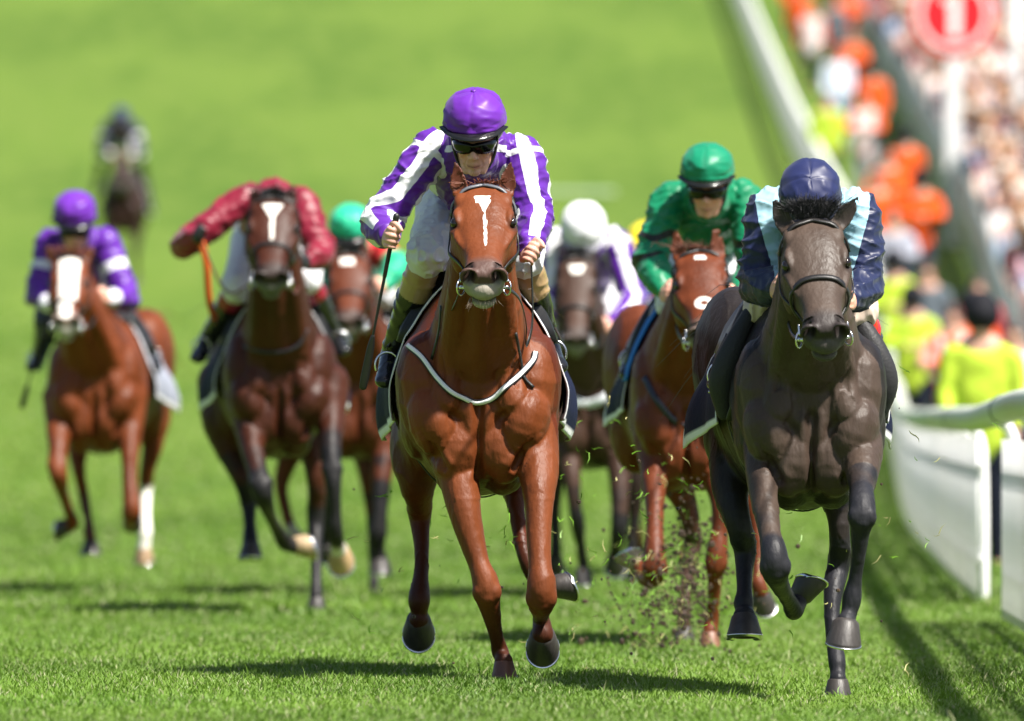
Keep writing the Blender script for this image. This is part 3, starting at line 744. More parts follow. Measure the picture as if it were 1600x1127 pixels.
        for a_ in np.linspace(-200, 20, 14): q.append(c + np.array((math.cos(R(a_)) * .047, 0.005, math.sin(R(a_)) * .052 - (.0))) * np.array((1, 1, -1)) + np.array((0, 0, .02)))
        S.tube(q, [.0045] * 14, n=8, seg=2, ref=(0, 1, 0)); S.box(c + np.array((0, 0, -.040)), (.045, .018, .005)); st = S.plain('stirrup', M['steel'], h.e); st.location = Vector(root - h.root)
        S = Sculpt(); top = np.array(h.rad(.62, -50 if i == 0 else 50, .05)) + h.root - root; pts = [c + np.array((0, .01, .09)), (c + top) / 2 + np.array((.03 * (-1 if i == 0 else 1), .02, 0)), top]
        ribbon(S, pts, [np.array((-1 if i == 0 else 1, -.2, 0))] * 3, .02, .004, sp.get('leathers', (.03, .02, .015))); st = S.plain('stirrup_leather', M['leather'], h.e); st.location = Vector(root - h.root)
    # helmet with silk cover
    S = Sculpt(); rings = []; n = 48; hc = np.asarray(sp['cap'])
    for z, q in ((-.028, .97), (-.018, 1.01), (-.006, 1.0), (.005, .99), (.02, .985), (.045, .955), (.068, .885), (.088, .785), (.104, .65), (.116, .47), (.123, .29), (.126, .10)):
        rings.append([Hq(math.cos(a_) * .1135 * q, -.008 + math.sin(a_) * .132 * q, z * .80 + .076 + (-.055 * max(0, -math.sin(a_)) if z < 0.0 else (-.015 * max(0, -math.sin(a_)) if z < .03 else 0))) for a_ in np.arange(n) * 2 * math.pi / n])
    S.loft(rings, seg=3); S.ell(Hq(0, -.008, .177), (.010, .012, .006), HB, n=10)
    hm = S.plain('helmet', M['satin'], e); co = get_co(hm.data); Nn = vnormals(hm.data); rel = (co - hd) / k; lx, lf, lu = rel @ rr, rel @ ff, rel @ uu
    az = np.arctan2(lx, lf + .008); seam = np.exp(-(np.minimum(np.abs(np.sin(az * 2)), 9) / .045) ** 2) * (lu > .08)
    wk = (1 - np.abs(vnoise(co * np.array((20, 20, 38)), 51) * 2 - 1)); band = np.exp(-((lu - .072) / .012) ** 2)
    reshape(hm, co + Nn * ((wk - .5) * .003 + wk ** 6 * .003 + band * ((vnoise(co * 60, 52) - .5) * .010 + np.sin(az * 26 + 6 * vnoise(co * 12, 53)) * .0016) - seam * .0025)[:, None])
    C = np.tile(hc, (len(co), 1)); set_col(hm.data, C * (1 - .22 * seam[:, None]))
    S = Sculpt(); V = []; F = []; na = 25
    for j, (ro, dz) in enumerate(((-.004, .0), (.010, -.001), (.024, -.005), (.036, -.012), (.036, -.016), (.024, -.010), (-.004, -.006))):
        for a_ in np.linspace(-72, 72, na):
            ca = math.cos(R(a_)); V.append(Hq(math.sin(R(a_)) * (.1135 + ro * .55), -.008 + math.cos(R(a_)) * (.132 + ro * 1.1 * ca), .060 + dz * ca))
    for j in range(7):
        for q in range(na - 1): a0 = (j % 7) * na + q; b0 = ((j + 1) % 7) * na + q; F.append((a0, a0 + 1, b0 + 1, b0))
    S.add(V, F, sp.get('peak', (.01, .01, .01))); S.plain('visor', M['patent'] if sp.get('peak') is None else M['satin'], hm)
    # goggles, strap and chin harness
    S = Sculpt(); q = [Hq(x, f, -.002 - .004 * abs(x) / .06) for x, f in ((-.073, .035), (-.062, .075), (-.040, .096), (-.016, .103), (0, .104), (.016, .103), (.040, .096), (.062, .075), (.073, .035))]
    S.tube(q, [(.016, .010), (.024, .010), (.026, .010), (.023, .010), (.017, .010), (.023, .010), (.026, .010), (.024, .010), (.016, .010)], ref=uu, n=12); gg = S.plain('goggles', M['lens'], e)
    S = Sculpt()
    for sg in (-1, 1):
        q = [Hq(sg * .090, .01, .05), Hq(sg * .074, .02, -.05), Hq(sg * .050, .035, -.10), Hq(0, .045, -.128)]
        S.tube(q, [(.012, .005), (.013, .006), (.010, .005), (.008, .005)], ref=ff, n=8, col=(.01, .01, .01))
    S.plain('chin_strap', M['leather'], hm)
    S = Sculpt(); q = [Hq(sg * x, f, .0) for sg, x, f in ((-1, .075, .035), (-1, .090, -.02), (-1, .09, -.10), (0, 0, -.142), (1, .09, -.10), (1, .090, -.02), (1, .075, .035))]
    S.tube(q, [(.010, .003)] * 7, ref=uu, n=8, col=(.012, .012, .012)); S.plain('strap', M['leather'], gg)
    # reins from bit rings to hands
    for i in (0, 1):
        b_ = h.bits[i]; hh = hands[i][0] + root - h.root; md = (b_ + hh) / 2 + np.array(sp.get('sag', ((0, 0, -.06), (0, 0, -.06)))[i])
        S = Sculpt(); q = catmull([b_, md, hh] if 'reinpath' not in sp else [b_] + [h.L(*z) for z in sp['reinpath'][i]] + [hh if sp.get('reinhand', (1, 1))[i] else h.L(*sp['reinpath'][i][-1]) + np.array((0, .02, 0))], 6); ribbon(S, q, [np.array((-1 if i == 0 else 1, -.3, .3))] * len(q), .016, .004, sp.get('rein', (.012, .01, .01)), seg=1)
        S.plain('rein', M['leather'], h.e)
    out = Horse(); out.e, out.hands, out.root, out.L, out.hd, out.Hq = e, hands, root, L, hd, Hq
    return out

def make_whip(j, i, p0, p1, L, label, flap=(.01, .01, .01), grip=(.55, .03, .03)):
    """whip through hand i, from butt p0 to tip p1 (local to the jockey root)"""
    e = empty('riding_whip', tuple(Vector(j.root)), label, 'whip')
    S = Sculpt(); ln = p1 - p0; S.tube([p0 + ln * .03, p0 + ln * .35], [.0095, .0080], n=10, col=(.012, .012, .012)); S.tube([p0 + ln * .35, p0 + ln * .72], [.0065, .0048], n=10, col=(.012, .012, .012)); S.plain('shaft', M['leather'], e)
    S = Sculpt(); S.tube([p0, p0 + ln * .035], [.013, .012], n=12, col=(.02, .02, .02)); S.tube([p0 + ln * .035, p0 + ln * .10], [.0135, .0125], n=12, col=grip); S.plain('grip', M['plastic'], e)
    S = Sculpt(); pts = [p0 + ln * t for t in (.70, .76, .85, .95, 1.0)]; S.tube(pts, [(.008, .006), (.014, .006), (.016, .006), (.017, .006), (.014, .005)], n=10, col=flap); S.plain('flap', M['leather'], e)
    return e
# ---------------------------------------------------------------- turf
def make_ground():
    ys = np.r_[np.arange(-60, 30, 6), np.arange(30, 60, .5), np.arange(60, 200, 2), np.arange(200, 900, 10)]; xs = np.r_[np.arange(-300, -20, 20), np.arange(-20, -4, 1), np.arange(-4, 6, .5), np.arange(6, 24, 1), np.arange(24, 300, 12)]
    X, Y = np.meshgrid(xs, ys); Z = ground_z(X, Y); V = np.stack([X, Y, Z], -1).reshape(-1, 3); nx = len(xs); i = np.arange((len(ys) - 1) * nx).reshape(-1, nx)[:, :-1].ravel()
    F = np.stack([i, i + 1, i + nx + 1, i + nx], 1)
    m = bpy.data.materials.new('turf'); m.use_nodes = True; nt = m.node_tree; N = nt.nodes; L = nt.links; b = N['Principled BSDF']
    b.inputs['Roughness'].default_value = .85; b.inputs['Specular IOR Level'].default_value = .15
    tc = N.new('ShaderNodeTexCoord')
    def noise(scale, sc, det=4):
        mp = N.new('ShaderNodeMapping'); mp.inputs['Scale'].default_value = sc; n = N.new('ShaderNodeTexNoise'); n.inputs['Scale'].default_value = scale; n.inputs['Detail'].default_value = det
        L.new(tc.outputs['Object'], mp.inputs['Vector']); L.new(mp.outputs[0], n.inputs['Vector']); return n
    n1 = noise(.35, (1, .045, 1)); n2 = noise(2.2, (1, .12, 1)); n3 = noise(14, (1, .3, 1), 6)
    def mix(f, a, c, typ='MIX'):
        q = N.new('ShaderNodeMix'); q.data_type = 'RGBA'; q.blend_type = typ
        (L.new(f, q.inputs['Factor']) if hasattr(f, 'links') else setattr(q.inputs['Factor'], 'default_value', f))
        for v, k in ((a, 'A'), (c, 'B')):
            if hasattr(v, 'links'): L.new(v, q.inputs[k])
            else: q.inputs[k].default_value = (*v, 1)
        return q.outputs['Result']
    def ramp(n, lo, hi):
        r = N.new('ShaderNodeMapRange'); r.inputs['From Min'].default_value = lo; r.inputs['From Max'].default_value = hi; L.new(n.outputs['Fac'], r.inputs['Value']); return r.outputs[0]
    c = mix(ramp(n1, .42, .58), (.056, .112, .010), (.092, .156, .018))
    c = mix(ramp(n2, .35, .75), c, (.106, .162, .024))
    nn = mix(ramp(n3, .3, .7), (.80, .80, .80), (1.15, 1.15, 1.1)); c = mix(1.0, c, nn, 'MULTIPLY')
    # drier strip of turf beside the running rail
    L.new(c, b.inputs['Base Color'])
    bp = N.new('ShaderNodeBump'); bp.inputs['Distance'].default_value = .05; bp.inputs['Strength'].default_value = .6; L.new(n3.outputs['Fac'], bp.inputs['Height']); L.new(bp.outputs[0], b.inputs['Normal'])
    o = mesh_np('ground', V, F, m); tag(o, 'long green turf of the racecourse rising to a hill', kind='structure')
make_ground()

def make_grass():
    gm = material('grass_blades', rough=.45, spec=.35, var=.12, vscale=3, trans=.28)
    def field(n, y0, y1, hmin, hmax, w, seed, name, label, ex=1.0, xl=1.12):
        g = np.random.default_rng(seed); y = y0 + (y1 - y0) * g.random(n) ** ex; x = (g.random(n) * 2 - 1) * (800 / FPX * y * xl + .2)
        x = np.where(x > 0, x * 1.0, x)
        keep = np.ones(n, bool); p = np.stack([x * 1.5, y * .5, x * 0], 1); cl = vnoise(p, 3); cl2 = vnoise(p * 6, 4)
        z = ground_z(x, y); h = (hmin + (hmax - hmin) * g.random(n) ** 1.6) * (.65 + .7 * cl2); a = g.random(n) * 6.283; lean = (.2 + .9 * g.random(n)) * h
        wv = w * (.6 + .8 * g.random(n)); dx, dy = np.cos(a), np.sin(a); wx = np.where(g.random(n) < .7, 1.0, dy); wy = 1 - wx
        V = np.zeros((n, 5, 3)); b = np.stack([x, y, z - .006], 1); wd = np.stack([wx * wv, wy * wv * .7, 0 * x], 1); l = np.stack([dx * lean, dy * lean, 0 * x], 1)
        V[:, 0] = b - wd; V[:, 1] = b + wd; V[:, 3] = b - wd * .75 + l * .35; V[:, 2] = b + wd * .75 + l * .35; V[:, 3, 2] += h * .62; V[:, 2, 2] += h * .62; V[:, 4] = b + l; V[:, 4, 2] += h
        i = np.arange(n) * 5; Q = np.concatenate([np.stack([i, i + 1, i + 2], 1), np.stack([i, i + 2, i + 3], 1), np.stack([i + 3, i + 2, i + 4], 1)])
        c1, c2, c3 = np.array((.096, .190, .016)), np.array((.150, .258, .028)), np.array((.31, .33, .16)); t = np.clip(cl * 1.2 - .1 + (g.random(n) - .5) * .7, 0, 1)[:, None]; C = c1 * (1 - t) + c2 * t
        dry = (g.random(n) < .10)[:, None]; C = C * (.80 + .4 * vnoise(np.stack([x * 1.1, y * .35, x * 0], 1), 9))[:, None]; C = np.where(dry, c3 * (.7 + .5 * g.random(n))[:, None], C); C = np.repeat(C, 5, 0)
        o = mesh_np(name, V.reshape(-1, 3), Q, gm, None, C); tag(o, label, kind='stuff')
    field(170000, 36.5, 58, .014, .031, .0026, 1, 'grass', 'short green grass blades of the turf track', 1.15)
    field(60000, 57, 84, .025, .050, .006, 2, 'grass', 'soft green grass farther down the track')
    field(60000, 82, 150, .03, .055, .011, 4, 'grass', 'blurred green grass where the track begins to rise', 2.0)
    field(1600, 37, 52, .04, .07, .0022, 3, 'grass', 'taller pale grass stems standing above the turf')
make_grass()

# ---------------------------------------------------------------- running rail on the right
FX = np.array([(20, 1.70), (45, 2.20), (52, 2.32), (58.5, 2.40), (68.6, 2.63), (88, 3.13), (105, 3.58), (120, 3.97), (135, 4.36), (150, 4.62), (175, 4.78), (200, 4.93), (250, 5.35), (300, 5.72), (400, 6.4), (520, 6.6)])
_fd = np.linspace(20, 520, 1001); _fx = np.interp(_fd, FX[:, 0], FX[:, 1]); _kk = np.exp(-np.linspace(-2, 2, 31) ** 2); _kk /= _kk.sum(); _fx = np.convolve(np.pad(_fx, 15, mode='edge'), _kk, 'valid')
fence_x = lambda d: np.interp(d, _fd, _fx)
def make_fence():
    e = empty('running_rail', (fence_x(60), 60, 0), 'white running rail with slatted panels along the right edge of the track', 'fence')
    o0 = np.array((fence_x(60), 60, 0)); W = (.86, .86, .87)
    ds = np.r_[np.arange(24, 130, 1.5), np.arange(130, 510, 4)]
    top = lambda d: 1.0 + .075 * sstep(60, 50, d) + .0 * d
    S = Sculpt(); S.tube([np.array((fence_x(d), d, ground_z(fence_x(d), d) + top(d))) - o0 for d in ds], [.068 if d < 110 else .045 for d in ds], ref=(0, 0, 1), n=16, seg=1, col=(.60, .63, .52)); S.plain('top_rail', M['paint'], e)
    for d in (35, 42.5, 54.3, 66.3, 78.3, 90.3):
        S = Sculpt(); S.tube([np.array((fence_x(d + q), d + q, ground_z(fence_x(d), d) + top(d))) - o0 for q in (-.05, .05)], [.073, .073], ref=(0, 0, 1), n=16, col=(.06, .07, .06), seg=1)
        S.plain('rail_joint', M['paint'], e)
    def panel(d0, d1, zt=.90):
        S = Sculpt(); n = int((d1 - d0) / .11)
        for i in range(n):
            d = d0 + (i + .5) * (d1 - d0) / n; x = float(fence_x(d)) + .03; z = float(ground_z(x, d)); t = np.array(((fence_x(d + .5) - fence_x(d - .5)), 1, 0)); t = nrm(t); nx = np.array((t[1], -t[0], 0)); Rm = np.array([nx, t, (0, 0, 1)]).T
            S.box(np.array((x, d, z + (zt + .03) / 2)) - o0, (.007, .022, (zt - .03) / 2), Rm, W)
        for zz in (.25, .75):
            S.tube([np.array((fence_x(d) + .05, d, ground_z(fence_x(d), d) + zz)) - o0 for d in np.linspace(d0, d1, 12)], [.018] * 12, n=6, seg=1, col=W, ref=(0, 0, 1))
        S.plain('slat_panel', M['rail'], e)
    edges = [30, 36, 43, 49, 55.6]; 
    for a, b in zip(edges[:-1], edges[1:]): panel(a, b - .08)
    d = 60.6
    while d < 130: panel(d, d + 6.9); d += 7.0
    while d < 480:
        n = 14; S = Sculpt()
        for k in range(int(n / .35)):
            q = d + k * .35; x = float(fence_x(q)) + .03; z = float(ground_z(x, q)); S.box(np.array((x, q, z + .53)) - o0, (.05, .03, .51), None, (.86, .86, .87))
        S.plain('slat_panel', M['rail'], e); d += n
    for d in list(np.arange(31, 130, 3.5)) + list(np.arange(130, 330, 8)):
        if 55.7 < d < 60.5: continue
        S = Sculpt(); x = float(fence_x(d)) + .05; z = float(ground_z(x, d)); t = float(top(d))
        S.tube([np.array((x + .05, d, z - .05)) - o0, np.array((x + .05, d, z + t * .6)) - o0, np.array((x + .03, d, z + t - .12)) - o0, np.array((fence_x(d), d, z + t - .03)) - o0], [.03] * 4, n=8, seg=3, col=W); S.plain('post', M['paint'], e)
make_fence()

# ---------------------------------------------------------------- people beside the track
def stander(px, D, jacket, legs, label, hat=None, vest=None, hair=(.04, .025, .02), dz=0, pose=0, rot=0, group=None, sk=(.50, .28, .20), h=1.76, vox=.022):
    x = (px - 800) * D / FPX; z = float(ground_z(x, D)) + dz; e = empty('person', (x, D, z), label, 'person', group); k = h / 1.76
    B = Sculpt(); P = lambda *a: np.array(a) * k
    hz = 1.0
    B.ell(P(0, 0, 1.64), np.array((.075, .095, .115)) * k); B.ell(P(0, -.03, 1.58), np.array((.055, .06, .07)) * k); B.ell(P(0, -.10, 1.62), .017 * k)
    B.tube([P(0, .02, 1.58), P(0, .01, 1.46)], [.055, .07]); B.tube([P(0, .01, 1.44), P(0, .01, 1.25), P(0, .01, 1.05), P(0, .01, .92)], [(.17, .10), (.18, .12), (.15, .11), (.17, .12)])
    aw = {0: ((.24, -.02, 1.18), (.22, -.12, .95)), 1: ((.27, -.06, 1.20), (.08, -.25, 1.18)), 2: ((.25, .02, 1.18), (.27, .0, .93))}[pose]
    for sg in (-1, 1):
        el, ha = aw; el = P(sg * el[0], el[1], el[2]); ha = P(sg * ha[0], ha[1], ha[2]); B.tube([P(sg * .15, 0, 1.42), P(sg * .20, 0, 1.38), el, ha], [.055, .055, .043, .030])
        B.ell(ha + nrm(ha - el) * .05, (.03, .03, .05)); 
        for q in range(4): B.tube([ha + nrm(ha - el) * .08 + P((q - 1.5) * .016, 0, 0), ha + nrm(ha - el) * .13 + P((q - 1.5) * .017, -.01, 0)], [.009, .008], n=6, seg=2)
        B.tube([P(sg * .09, .0, .92), P(sg * .10, -.01, .5), P(sg * .11, .02, .09)], [.09, .06, .042]); B.tube([P(sg * .11, .03, .05), P(sg * .12, -.14, .035)], [.045, .04])
    o = B.remesh('body', vox, 2, M['skin'], e); set_col(o.data, sk)
    S = Sculpt(); S.tube([P(0, .01, 1.47), P(0, .01, 1.40), P(0, .01, 1.2), P(0, .01, 1.0), P(0, .01, .84)], [(.09, .08), (.19, .12), (.20, .145), (.19, .14), (.21, .15)])
    for sg in (-1, 1):
        el, ha = aw; el = P(sg * el[0], el[1], el[2]); ha = P(sg * ha[0], ha[1], ha[2]); S.tube([P(sg * .13, 0, 1.42), P(sg * .20, 0, 1.38), el, ha * .9 + el * .1], [.075, .075, .062, .05])
    o = S.remesh('jacket', vox, 2, M['cloth'], e); co = get_co(o.data); Nn = vnormals(o.data); reshape(o, co + Nn * ((vnoise(co * 9, 5) - .5) * .03)[:, None]); C = np.tile(np.array(jacket, float), (len(co), 1))
    if vest is not None:
        m = np.abs(co[:, 0]) < .20 * k; band = (np.abs(co[:, 2] / k - 1.08) < .035) | (np.abs(np.abs(co[:, 0]) - .10) < .025); C[m] = vest; C[m & band] = (.7, .7, .7)
    set_col(o.data, C)
    S = Sculpt()
    for sg in (-1, 1): S.tube([P(sg * .09, .0, .95), P(sg * .10, -.01, .5), P(sg * .11, .02, .07)], [.115, .08, .062])
    S.ell(P(0, .01, .93), np.array((.19, .14, .12)) * k); o = S.remesh('trousers', vox, 2, M['cloth'], e); set_col(o.data, legs)
    S = Sculpt()
    if hat == 'bowler' or hat == 'cap':
        S.ell(P(0, .01, 1.71), np.array((.10, .12, .10)) * k, col=(.012, .012, .016)); S.tube([P(0, 0, 1.685), P(0, 0, 1.70)], [(.125, .15), (.12, .145)], n=20, seg=1, col=(.012, .012, .016)); S.plain('hat', M['cloth'], e)
    else: S.ell(P(0, .02, 1.68), np.array((.085, .105, .10)) * k, col=hair); S.plain('hair', M['hair'], e)
    e.rotation_euler = (0, 0, rot); return e

OR, YL, WH, NV, BL = (.72, .095, .012), (.42, .56, .045), (.75, .75, .78), (.012, .015, .03), (.2, .42, .75)
G = 'stewards and officers standing along the track'
def dz_for(py_feet, px, D):   # height of the verge outside the rail at this spot
    x = (px - 800) * D / FPX; return (CAMZ - (py_feet - 650) * D / FPX) - float(ground_z(x, D))
stand = [
 (1238, 262, OR, NV, 'steward in orange jacket farthest up the hill at the rail', None, None, -1, 0, -1),
 (1268, 232, OR, NV, 'steward in orange jacket with white shoulder panel and dark trousers', None, (.75, .62, .60), 0, 2, -1),
 (1326, 245, OR, NV, 'steward in plain orange jacket near the grey barrier at the top', None, None, 0, 1, -1),
 (1308, 205, (.62, .68, .80), BL, 'man in pale blue jacket and jeans between two orange stewards', None, None, 0, 0, -1),
 (1292, 182, YL, NV, 'officer in lime yellow jacket beside the white rail', None, None, 0, 0, -1),
 (1350, 182, OR, (.30, .32, .34), 'steward in orange jacket with pale pink sleeves and grey trousers', None, (.80, .45, .42), 0, 1, -1),
 (1413, 166, OR, (.6, .12, .03), 'steward in deep orange jacket with a dark diagonal strap', 'cap', None, 0, 2, -1),
 (1368, 150, OR, NV, 'steward in orange jacket standing beyond the navy jockey', None, None, 0, 0, -1),
 (1396, 128, YL, (.02, .025, .03), 'police officer in lime yellow coat and dark trousers facing the track', 'cap', None, 0, 1, -1),
 (1425, 118, YL, NV, 'police officer in lime yellow coat with black belt beside the orange stewards', 'cap', None, 0, 1, -1),
 (1395, 140, (.35, .36, .42), NV, 'man in grey jacket standing among the lime coated officers', None, None, 0, 1, -1),
 (1487, 112, (.80, .35, .30), NV, 'steward in pale pink and orange tabard with bare head', None, OR, 0, 1, -1),
 (1516, 116, OR, NV, 'steward in orange tabard next to the pale pink steward', 'cap', None, 0, 2, -1),
 (1330, 215, OR, NV, 'steward in orange jacket shoulder to shoulder with another beside the barrier', None, None, 0, 1, -1),
 (1252, 246, OR, NV, 'steward in orange jacket right behind the topmost steward', 'cap', None, 0, 2, -1),
 (1386, 158, OR, NV, 'steward in orange jacket with bare head half behind the strapped steward', None, None, 0, 1, -1),
 (1362, 196, OR, NV, 'steward in orange jacket leaning on the grey barrier beside the pink sleeved steward', 'cap', None, 0, 0, -1),
 (1438, 150, OR, (.04, .05, .08), 'steward in orange jacket nearest the grey barrier with dark cap', 'cap', None, 0, 1, -1),
 (1448, 126, (.10, .12, .14), NV, 'man in dark coat standing by the grey barrier', None, None, 0, 0, -1),
 (1302, 238, (.10, .12, .14), NV, 'man in dark coat between the topmost orange stewards', None, None, 0, 0, -1),
 (1528, 122, (.30, .04, .05), NV, 'man in dark red coat by the barrier', None, None, 0, 0, -1),
 (1583, 104, BL, NV, 'spectator in sky blue shirt at the right edge', None, None, 0, 0, -1),
]
for (px, D, jk, lg, lab, hat, vest, _, pose, _2) in stand:
    stander(px, D, jk, lg, lab, hat=hat, vest=vest, pose=pose, group=G, h=1.78)
stander(1534, 78, YL, NV, 'police officer in black bowler and lime yellow coat right behind the rail', hat='bowler', pose=0, group=G, dz=-.06, h=1.86, vox=.016)

# ---------------------------------------------------------------- crowd barrier and crowd
BXD = np.array([(20, 3.9), (60, 4.6), (100, 4.9), (140, 5.9), (155, 6.3), (170, 6.6), (200, 7.1), (250, 7.75), (300, 8.7), (400, 11.0), (520, 13.5)])
bar_x = lambda d: np.interp(d, BXD[:, 0], BXD[:, 1])
def make_barrier():
    e = empty('crowd_barrier', (bar_x(150), 150, 0), 'grey green railing holding the crowd back from the track', 'fence'); o0 = np.array((bar_x(150), 150, 0)); c = (.16, .21, .20)
    S = Sculpt()
    ds = np.arange(60, 500, 2.5)
    for zz, r in ((1.30, .03), (.15, .02)): S.tube([np.array((bar_x(d), d, ground_z(bar_x(d), d) + zz)) - o0 for d in ds], [r] * len(ds), n=8, seg=1, col=c, ref=(0, 0, 1))
    S.plain('handrail', M['paint'], e)
    for d0 in np.arange(60, 480, 14):
        S = Sculpt()
        for d in np.arange(d0, d0 + 13.9, .25): x = float(bar_x(d)); z = float(ground_z(x, d)); S.box(np.array((x, d, z + .70)) - o0, (.012, .10, .56), None, c)
        S.plain('barrier_panel', M['paint'], e)
make_barrier()

def make_crowd():
    V = []; F = []; C = []; n0 = 0; g = np.random.default_rng(5)
    def low(c, r, n=6, m=4):
        vs = [(0, 0, 1)] + [(math.sin(math.pi * i / m) * math.cos(6.283 * j / n), math.sin(math.pi * i / m) * math.sin(6.283 * j / n), math.cos(math.pi * i / m)) for i in range(1, m) for j in range(n)] + [(0, 0, -1)]
        fs = []
        for j in range(n): fs.append((0, 1 + j, 1 + (j + 1) % n))
        for i in range(m - 2):
            for j in range(n): a = 1 + i * n + j; b = 1 + i * n + (j + 1) % n; fs += [(a, a + n, b + n), (a, b + n, b)]
        L = len(vs) - 1
        for j in range(n): fs.append((L, 1 + (m - 2) * n + (j + 1) % n, 1 + (m - 2) * n + j))
        return np.array(vs) * r + c, np.array(fs)
    parts = [((0, 0, 1.62), (.085, .10, .13), 'sk'), ((0, .03, 1.68), (.09, .10, .10), 'hr'), ((0, 0, 1.22), (.23, .15, .30), 'to'), ((-.24, -.04, 1.18), (.06, .08, .28), 'to'), ((.24, -.04, 1.18), (.06, .08, .28), 'to'), ((-.20, -.22, 1.05), (.04, .12, .05), 'sk'), ((.20, -.22, 1.05), (.04, .12, .05), 'sk'), ((-.1, 0, .5), (.10, .11, .52), 'le'), ((.1, 0, .5), (.10, .11, .52), 'le')]
    tp = [low(np.array(c), np.array(r)) + (k,) for c, r, k in parts]
    tops = [(.75, .73, .72), (.40, .22, .20), (.60, .32, .28), (.45, .20, .18), (.66, .50, .44), (.10, .12, .22), (.03, .03, .04), (.35, .45, .62), (.60, .18, .18), (.75, .60, .52), (.28, .24, .24), (.62, .42, .48), (.55, .50, .45), (.05, .04, .05), (.20, .16, .16)]
    d = 118.0
    while d < 420:
        for row in range(9):
            for rep in (0, 1):
                x = float(bar_x(d)) + .45 + row * .62 + g.normal(0, .10); y = d + g.normal(0, .22) + rep * .5; z = float(ground_z(x, y)) + row * .17; k = g.uniform(.92, 1.06); a = g.normal(.0, .6); ca, sa = math.cos(a), math.sin(a)
                if (x * FPX / y + 800) > 1720: continue
                sk = np.array((.52, .27, .19)) * g.uniform(.5, 1.1); top = np.array(tops[g.integers(len(tops))]) * g.uniform(.8, 1.1); hr = np.array([(.04, .03, .02), (.2, .13, .06), (.02, .02, .02), (.6, .56, .5), (.35, .2, .1)][g.integers(5)]); le = np.array([(.02, .02, .04), (.05, .07, .14), (.25, .2, .15)][g.integers(3)])
                cm = dict(sk=sk, hr=hr, to=top, le=le)
                for v, f, kk in tp:
                    vv = v * k; V.append(np.stack([vv[:, 0] * ca - vv[:, 1] * sa + x, vv[:, 0] * sa + vv[:, 1] * ca + y, vv[:, 2] + z], 1)); F.append(f + n0); C.append(np.tile(cm[kk], (len(v), 1))); n0 += len(v)
        d += 1.0 if d < 230 else 1.5
    o = mesh_np('crowd', np.vstack(V), np.vstack(F), M['crowd'], None, np.vstack(C)); tag(o, 'dense crowd of spectators packed behind the grey barrier', kind='stuff')
    # terrace under the crowd
    ys = np.arange(110, 430, 5.0); V = []; F = []
    for y in ys:
        for r_ in range(10):
            x = float(bar_x(y)) + .2 + r_ * .62
            for q, zz in ((x, max(r_ - 1, 0) * .17), (x, r_ * .17)): V.append((q, y, float(ground_z(q, y)) + zz + .01))
        V.append((x + 3, y, float(ground_z(x, y)) + 9 * .17 + .01))
    k = 21
    for i in range(len(ys) - 1):
        for j in range(k - 1): a = i * k + j; F.append((a, a + 1, a + k + 1, a + k))
    o = mesh_np('terrace', np.array(V), np.array(F), material('concrete', rough=.85, color=(.28, .27, .25), var=.2, vscale=2), None, None, False); tag(o, 'stepped concrete terrace under the crowd', kind='structure')
make_crowd()

# furlong marker: white post with red disc reading 1
def disc(S, c, r0, r1, th, col, n=40):
    rings = []
    for r, y in ((r0, th), (r1, th), (r1, -th), (r0, -th)): rings.append([c + np.array((math.cos(a) * r, y, math.sin(a) * r)) for a in np.arange(n) * 2 * math.pi / n])
    S.loft(rings + [rings[0]], seg=1, col=col, caps=False)
D = 168.0; x = (1490 - 800) * D / FPX; z = float(ground_z(x, D)); zc = CAMZ - (22 - 650) * D / FPX
e = empty('furlong_marker', (x, D, z), 'white post carrying a round red disc with a white number 1', 'sign')
S = Sculpt(); S.box((0, .06, (zc - z) / 2 - .2), (.11, .045, (zc - z) / 2 + .1), None, (.8, .8, .8)); S.plain('post', M['paint'], e, smooth=False)
S = Sculpt(); disc(S, np.array((0, 0, zc - z)), .001, .62, .012, (.82, .012, .022)); dp = S.plain('sign_disc', M['paint'], e, smooth=False)
S = Sculpt(); disc(S, np.array((0, -.018, zc - z)), .47, .535, .008, (.85, .80, .80)); S.plain('white_ring', M['paint'], dp, smooth=False)
S = Sculpt(); o0 = np.array((.02, -.02, zc - z))
S.box(o0 + np.array((0, 0, -.02)), (.075, .008, .33), None, (.9, .9, .9)); S.box(o0 + np.array((-.10, 0, .24)), (.09, .008, .05), np.array(Matrix.Rotation(R(-38), 3, 'Y')), (.9, .9, .9)); S.plain('number', M['paint'], dp, smooth=False)
D = 172.0; x = (1588 - 800) * D / FPX; z = float(ground_z(x, D))
o = Sculpt(); o.box((0, 0, 2.1), (.085, .06, 2.2), None, (.55, .56, .57)); o.tube([np.array((0, 0, 4.3)), np.array((0, 0, 4.45))], [.16, .05], n=12, col=(.78, .79, .80)); o = o.plain('white_post', M['paint']); o.location = (x, D, z)
tag(o, 'tall plain white post rising from the crowd beside the disc sign', 'post')
# faded paint line across the turf
ys = np.linspace(-1, 1, 9); D = 186.0; V = []; F = []
for i, u in enumerate(np.linspace(848, 962, 13)):
    for v in np.linspace(-.8, .8, 7): x = (u - 800) * D / FPX; y = D + v; V.append((x, y, float(ground_z(x, y)) + .03))
for i in range(12):
    for j in range(6): a = i * 7 + j; F.append((a, a + 7, a + 8, a + 1))
o = mesh_np('line_marking', np.array(V), np.array(F), M['paint'], None, (.24, .32, .16)); tag(o, 'faded white paint patch across the turf up the track', kind='structure')
